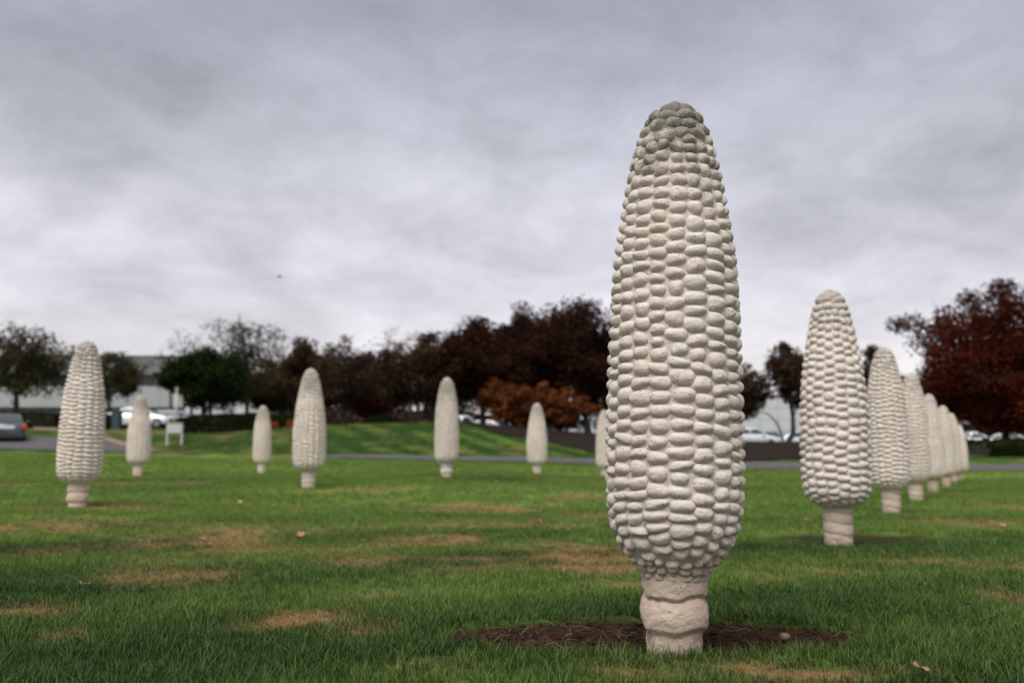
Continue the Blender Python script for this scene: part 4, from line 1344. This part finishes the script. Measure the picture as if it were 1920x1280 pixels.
def car(label, pos, rz, mat, kind='sedan', group='cars parked beyond the bank'):
    t = thing('car', label, 'car', pos, rz, group)
    # along x: front at +x. stations: x, half width, sill z, shoulder z
    suv = kind == 'suv'
    top = 1.70 if suv else 1.45
    st = [(-2.32, .62, .42, .82), (-2.25, .80, .34, .98), (-1.9, .88, .26, 1.03), (-1.2, .91, .22, 1.02), (0, .92, .2, .99), (1.0, .91, .22, .96), (1.7, .88, .26, .86), (2.2, .80, .32, .74), (2.36, .6, .4, .66)]
    mb = MB()
    mb.loft([[(x, -w, zb + .08), (x, -w * .97, zb), (x, w * .97, zb), (x, w, zb + .08), (x, w * 1.0, (zb + zt) * .55), (x, w * .96, zt - .05), (x, w * .86, zt), (x, -w * .86, zt), (x, -w * .96, zt - .05), (x, -w, (zb + zt) * .55)] for x, w, zb, zt in st])
    mb.build('body', mat, t, True)
    rb, rf = (-2.15, -1.75) if suv else (-1.75, -1.0)      # rear glass foot and head
    cab = [(rb, .76, 1.0, 1.0), (rf, .62, 1.0, top - .05), (rf + .35, .6, 1.0, top), (.2, .6, 1.0, top - .01), (.45, .6, .98, top - .05), (1.25, .72, .94, .95)]
    mb = MB()
    mb.loft([[(x, -.78, zb - .05), (x, .78, zb - .05), (x, w + (.78 - w) * .55, zb + (zt - zb) * .5), (x, w, zt - .02), (x, w - .08, zt), (x, -w + .08, zt), (x, -w, zt - .02), (x, -w - (.78 - w) * .55, zb + (zt - zb) * .5)] for x, w, zb, zt in cab])
    mb.build('roof', mat, t, True)
    def quad(name, q, m, th=.02):
        q = [Vector(v) for v in q]
        n = (q[1] - q[0]).cross(q[2] - q[0]).normalized() * th
        mb = MB(); mb.loft([[v - n for v in q], [v + n for v in q]]); return mb.build(name, m, t)
    quad('rear_window', [(rb - .0, -.66, 1.05), (rb, .66, 1.05), (rf - .05, .54, top - .07), (rf - .05, -.54, top - .07)], M_carglass)
    quad('windscreen', [(1.2, -.66, 1.0), (1.2, .66, 1.0), (.5, .54, top - .07), (.5, -.54, top - .07)], M_carglass)
    for s in (-1, 1):
        quad('side_window', [(rb + .32, s * .765, 1.04), (-.15, s * .765, 1.04), (-.15, s * .64, top - .12), (rf + .1, s * .64, top - .12)], M_carglass)
        quad('side_window', [(-.05, s * .765, 1.04), (1.0, s * .765, 1.02), (.42, s * .64, top - .12), (-.05, s * .64, top - .12)], M_carglass)
        mb = MB(); mb.box((-2.335, s * .80 - .17, .74), (-2.06, s * .80 + .07, .95)); mb.build('tail_light', M_red, t, False, .03)
        mb = MB(); mb.box((2.02, s * .72 - .16, .58), (2.31, s * .72 + .12, .70)); mb.build('headlight', M_lamp, t, False, .03)
        mb = MB(); mb.box((.75, s * .98 - .1, .97), (.95, s * .98 + .1, 1.1)); mb.build('wing_mirror', mat, t, False, .03)
        for x in (-1.38, 1.42):
            w = MB(); w.tube([(x, s * .93, .32), (x, s * .68, .32)], [.33, .33], 20); wo = w.build('wheel', M_tyre, t, False, 0)
            r = MB(); r.tube([(x, s * .945, .32), (x, s * .86, .32)], [.2, .21], 12); r.build('rim', M_rim, wo)
    mb = MB(); mb.box((-2.40, -.84, .22), (-2.1, .84, .50)); mb.build('rear_bumper', M_black, t, False, .05)
    mb = MB(); mb.box((2.15, -.78, .24), (2.42, .78, .46)); mb.build('front_bumper', M_black, t, False, .05)
    mb = MB(); mb.box((-2.365, -.42, .74), (-2.28, .42, .90)); mb.build('licence_plate', M_plate, t, False, .01)
    return t


P_grey = paint('grey green car paint', (0.06, 0.08, 0.087)); P_white = paint('white car paint', (0.72, 0.74, 0.77)); P_silver = paint('silver car paint', (0.5, 0.53, 0.56))
P_blue = paint('dark blue car paint', (0.05, 0.065, 0.10)); P_teal = paint('pale teal car paint', (0.32, 0.40, 0.42))
p = on_ground(24, 53.0)
p.z = zg1(p.x + .7, p.y - 1.5) + .05
c0 = car('grey green sedan seen from behind on the road at the left edge', p, PI / 2, P_grey, group=None)
c0.rotation_euler = (0, -math.atan(0.06), PI / 2 + 0.44)
CARS = [
    ('white car parked behind the small left corn ear', 270, 70, 0.05, P_white, 'sedan', 0),
    ('dark blue car with only its roof over the hedge', 330, 76, 0.0, P_blue, 'sedan', 0),
    ('white car roof just right of the blunt corn ear', 868, 77, 0.1, P_white, 'suv', -.35),
    ('white car nosing out from behind the mulch bank beside the copper tree', 905, 80, 2.9, P_white, 'sedan', -.1),
    ('white car with dark windscreen left of the small corn ear above the mulch', 962, 78, -1.2, P_white, 'suv', -.45),
    ('silver car right of the small corn ear above the mulch', 1062, 77, 0.1, P_silver, 'suv', -.3),
    ('pale teal car under the copper tree beside the largest ear', 1118, 80, -1.4, P_teal, 'suv', 0),
    ('white car at the right edge of the largest corn ear', 1395, 72, 0.25, P_white, 'sedan', 0),
    ('pale teal car behind the arching sapling', 1432, 76, -1.4, P_teal, 'sedan', .1),
    ('white car left of the plump corn ear', 1496, 76, 0.1, P_silver, 'sedan', .1),
    ('white car beyond the far end of the right row', 1812, 72, -0.4, P_white, 'sedan', 0),
    ('white car with sloping bonnet right of the far end of the right row', 1868, 74, 2.75, P_white, 'sedan', 0),
    ('silver car at the right edge under the dark red tree', 1906, 80, -1.3, P_silver, 'sedan', .1),
    ('white hatch top at the right edge behind the silver car', 1950, 84, 0.3, P_white, 'suv', 0),
]
for lab, px, Y, rz, m, kd, dz in CARS:
    p = on_ground(px, Y); p.z += dz * 0 + 0.05
    car(lab, p, rz, m, kd)

# ------------------------------------------------------------------ small things by the road
def sign():
    b = ground_hit(327, 834)
    t = thing('sign', 'small blank looking white sign on two posts in front of the hedge', 'sign', b)
    k = b.y / FPX
    for s in (-14.0, 13.0):
        mb = MB(); mb.box((s * k - .05, -.05, -.3), (s * k + .05, .05, 40 * k)); mb.build('post', M_pale, t, False, .01)
    mb = MB(); mb.box((-13.8 * k, -.09, 22 * k), (12.8 * k, -.055, 40 * k)); mb.build('panel', M_pale, t, False, .01)
    mb = MB(); mb.box((-15.0 * k, -.1, 40 * k), (14 * k, .06, 42 * k)); mb.build('cap_rail', M_kerb, t, False, .01)


sign()


def post():
    b = on_ground(336, 68)
    t = thing('light_post', 'white light post beside the deep green tree', 'post', b)
    k = 68 / FPX
    H = at(336, 732, 68).z - b.z
    mb = MB(); mb.tube([(0, 0, -.3), (0, 0, H)], [.085, .07], 10); mb.build('pole', M_pale, t, True)
    mb = MB(); mb.box((-.1, -.1, H), (.1, .1, H + .22)); mb.build('lamp_head', M_pale, t, False, .03)
    mb = MB(); mb.tube([(0, 0, -.2), (0, 0, .4)], [.2, .2], 12); mb.build('footing', M_kerb, t)


post()
M_tealbox = mat_simple('teal painted steel', (0.012, 0.038, 0.042), 0.5, noise=.1)


def cabinet():
    b = on_ground(227, 63.5)
    t = thing('utility_cabinet', 'dark teal utility cabinet between the hedge and the small left corn ear', 'cabinet', b)
    mb = MB(); mb.box((-.27, -.22, .06), (.27, .22, 1.22)); mb.build('body', M_tealbox, t, False, .02)
    mb = MB(); mb.box((-.23, -.245, .14), (.23, -.225, 1.12)); d = mb.build('door', M_tealbox, t, False, .008)
    mb = MB(); mb.box((.14, -.275, .62), (.17, -.247, .74)); mb.build('handle', M_black, d)
    mb = MB(); mb.box((-.31, -.27, 1.22), (.31, .25, 1.28)); mb.build('lid', M_tealbox, t, False, .015)
    mb = MB(); mb.box((-.33, -.28, -.15), (.33, .28, .06)); mb.build('plinth', M_kerb, t)


cabinet()


# ------------------------------------------------------------------ bird
def bird():
    p = at(524, 519, 38)
    t = thing('bird', 'tiny dark bird flying in the grey sky above the trees', 'bird', p, 0.5)
    M_b = mat_simple('dark plumage', (0.02, 0.018, 0.018), .8)
    secs = []
    for x, r in ((-.10, .004), (-.075, .014), (-.03, .024), (.02, .026), (.055, .020), (.075, .017), (.09, .012), (.105, .003)):
        secs.append([(x, r * math.cos(a), r * math.sin(a) * .9) for a in [2 * PI * j / 8 for j in range(8)]])
    mb = MB(); mb.loft(secs); mb.build('body', M_b, t, True)
    for s in (-1, 1):
        mb = MB()
        mb.loft([[(.045, s * .015, .012), (-.03, s * .015, .008), (-.03, s * .015, .004), (.045, s * .015, .004)],
                 [(.05, s * .07, .045), (-.025, s * .075, .04), (-.025, s * .075, .037), (.05, s * .07, .04)],
                 [(.0, s * .15, .03), (-.03, s * .15, .028), (-.03, s * .15, .026), (.0, s * .15, .027)]])
        mb.build('wing', M_b, t)
    mb = MB(); mb.loft([[(-.085, -.01, .002), (-.085, .01, .002), (-.085, .01, -.002), (-.085, -.01, -.002)], [(-.15, -.025, .004), (-.15, .025, .004), (-.15, .025, .001), (-.15, -.025, .001)]]); mb.build('tail', M_b, t)


bird()

# ------------------------------------------------------------------ fallen leaves and a stone
LM = {'tan': mat_simple('tan dry leaf', (0.22, 0.125, 0.058), .7, noise=.25, nscale=40), 'orange': mat_simple('orange leaf', (0.36, 0.15, 0.03), .6, noise=.2, nscale=40),
      'pale': mat_simple('pale leaf underside', (0.33, 0.30, 0.26), .7, noise=.15, nscale=40), 'yellow': mat_simple('yellow leaf', (0.36, 0.23, 0.035), .6, noise=.2, nscale=40),
      'dark': mat_simple('dark red leaf', (0.09, 0.03, 0.018), .7, noise=.25, nscale=40)}


def fallen_leaf(label, px, py, wpx, m, seed, curl=.35):
    p = ground_hit(px, py)
    rd = random.Random(seed)
    R = wpx * p.y / FPX / 2 * .9
    # lobed outline, curled up at the rim
    out = []
    N = 40
    for i in range(N):
        a = 2 * PI * i / N
        lob = 0.62 + 0.30 * abs(math.cos(2.5 * a)) ** 1.3 + 0.08 * math.cos(11 * a + seed) + rd.uniform(-.04, .04)
        out.append((a, lob))
    V, F = [], []
    rings = 5
    for q in range(rings + 1):
        f = q / rings
        for a, l in out:
            x, y = R * f * l * math.cos(a), R * .85 * f * l * math.sin(a)
            z = 0.55 * curl * R * (f * l) ** 2 * (0.7 + .8 * math.sin(a + seed) ** 2) + .1 * R * math.sin(3 * a + seed) * f
            V.append((x, y, z))
    for q in range(rings):
        for i in range(N):
            F.append((q * N + i, q * N + (i + 1) % N, (q + 1) * N + (i + 1) % N, (q + 1) * N + i))
    t = thing('fallen_leaf', label, 'leaf', p + Vector((0, 0, .040)), rd.random() * 6.28, 'fallen leaves on the lawn')
    t.rotation_euler = (rd.uniform(-.2, .2) + .38, rd.uniform(-.25, .25), rd.random() * 6.28)
    b = obj('blade', mesh_np('blade', V, F), LM[m], t)
    s = b.modifiers.new('thickness', 'SOLIDIFY'); s.thickness = .0012
    mb = MB(); mb.tube([(0, 0, .001), (-R * .6, 0, curl * R * .3), (-R * 1.3, R * .1, curl * R * .4)], [.0012, .0012, .0009], 4); mb.build('stem', LM[m], t)


def litter():
    """small yellow leaves scattered over the bank"""
    r_ = np.random.default_rng(77)
    n = 420
    y = r_.uniform(45, 64, n); px = r_.uniform(300, 900, n) ** 1.0
    x = (px - 960) / FPX * y / .992
    ok = fbm(x * .5, y * .5, 61, 3) > .45
    x, y = x[ok], y[ok]
    c = np.stack([x, y, zg(x, y) + .10], 1)
    V, F, tn = leaf_cloud(c, np.full(len(c), .05), 1, .075, r_)
    me = mesh_np('leaf_litter', V, F, False); add_attr(me, 'tone', tn)
    tag(obj('leaf_litter', me, LEAF['yellow']), 'small yellow leaves scattered over the grassy bank', 'leaf litter', kind='stuff')


litter()

for i, a in enumerate([
    ('curled tan leaf lying left of the middle of the lawn', 386, 1026, 36, 'tan', .5),
    ('small tan leaf up the lawn to the right of the curled tan one', 565, 1011, 24, 'tan', .4),
    ('bright orange leaf on the dark grass below the blunt corn ear', 787, 1030, 22, 'orange', .5),
    ('pale whitish leaf on the dark grass at lower left', 157, 1111, 26, 'pale', .5),
    ('yellow leaf beside a straw streak right of the tall left corn ear', 449, 947, 15, 'yellow', .6),
    ('dark red leaf crumpled on the grass left of the largest corn ear', 1008, 986, 26, 'dark', .7),
    ('pale leaf on the lawn just right of the blunt corn ear', 932, 906, 12, 'pale', .5),
    ('brownish leaf near the pale one right of the blunt corn ear', 978, 912, 11, 'dark', .5),
    ('tan leaf cut by the bottom edge below the largest corn ear', 1727, 1278, 44, 'tan', .5),
    ('small tan leaf on the grass left of the plump ear foot', 1511, 980, 11, 'tan', .5),
    ('tan leaf on the straw streak at right of the plump corn ear', 1880, 993, 20, 'tan', .5),
    ('little dark red leaf in the grass at lower right', 1815, 1150, 16, 'dark', .5),
    ('small pale leaf on the far left lawn between two corn ears', 353, 899, 10, 'pale', .5),
    ('small yellow leaf on the lawn below the medium corn ear', 748, 932, 10, 'yellow', .5)]):
    fallen_leaf(a[0], a[1], a[2], a[3], a[4], i + 1, a[5])


def stone(label, px, py, w, h, seed):
    p = ground_hit(px, py)
    bm = bmesh.new(); bmesh.ops.create_icosphere(bm, subdivisions=3, radius=1.0)
    k = p.y / FPX
    for v in bm.verts:
        n = float(fbm(np.array([v.co.x * 1.6 + seed]), np.array([v.co.y * 1.6 + v.co.z * 2]), seed, 3)[0])
        v.co *= 0.75 + .5 * n
        v.co.x *= w * k / 2; v.co.y *= w * k / 2 * .8; v.co.z *= h * k / 2
    me = bpy.data.meshes.new('stone'); bm.to_mesh(me); bm.free()
    me.polygons.foreach_set('use_smooth', np.full(len(me.polygons), True, dtype=bool))
    o = obj('stone', me, M_stone); o.location = p + Vector((0, 0, h * k * .18))
    tag(o, label, 'stone')


M_stone = mat_simple('field stone', (0.13, 0.10, 0.07), .9, noise=.2, nscale=30, bump=.4)
stone('small tan stone on the bare soil right of the largest corn ear', 1472, 1196, 20, 14, 3)
stone('grey stone at the left foot of the largest corn ear', 1228, 1213, 14, 16, 8)
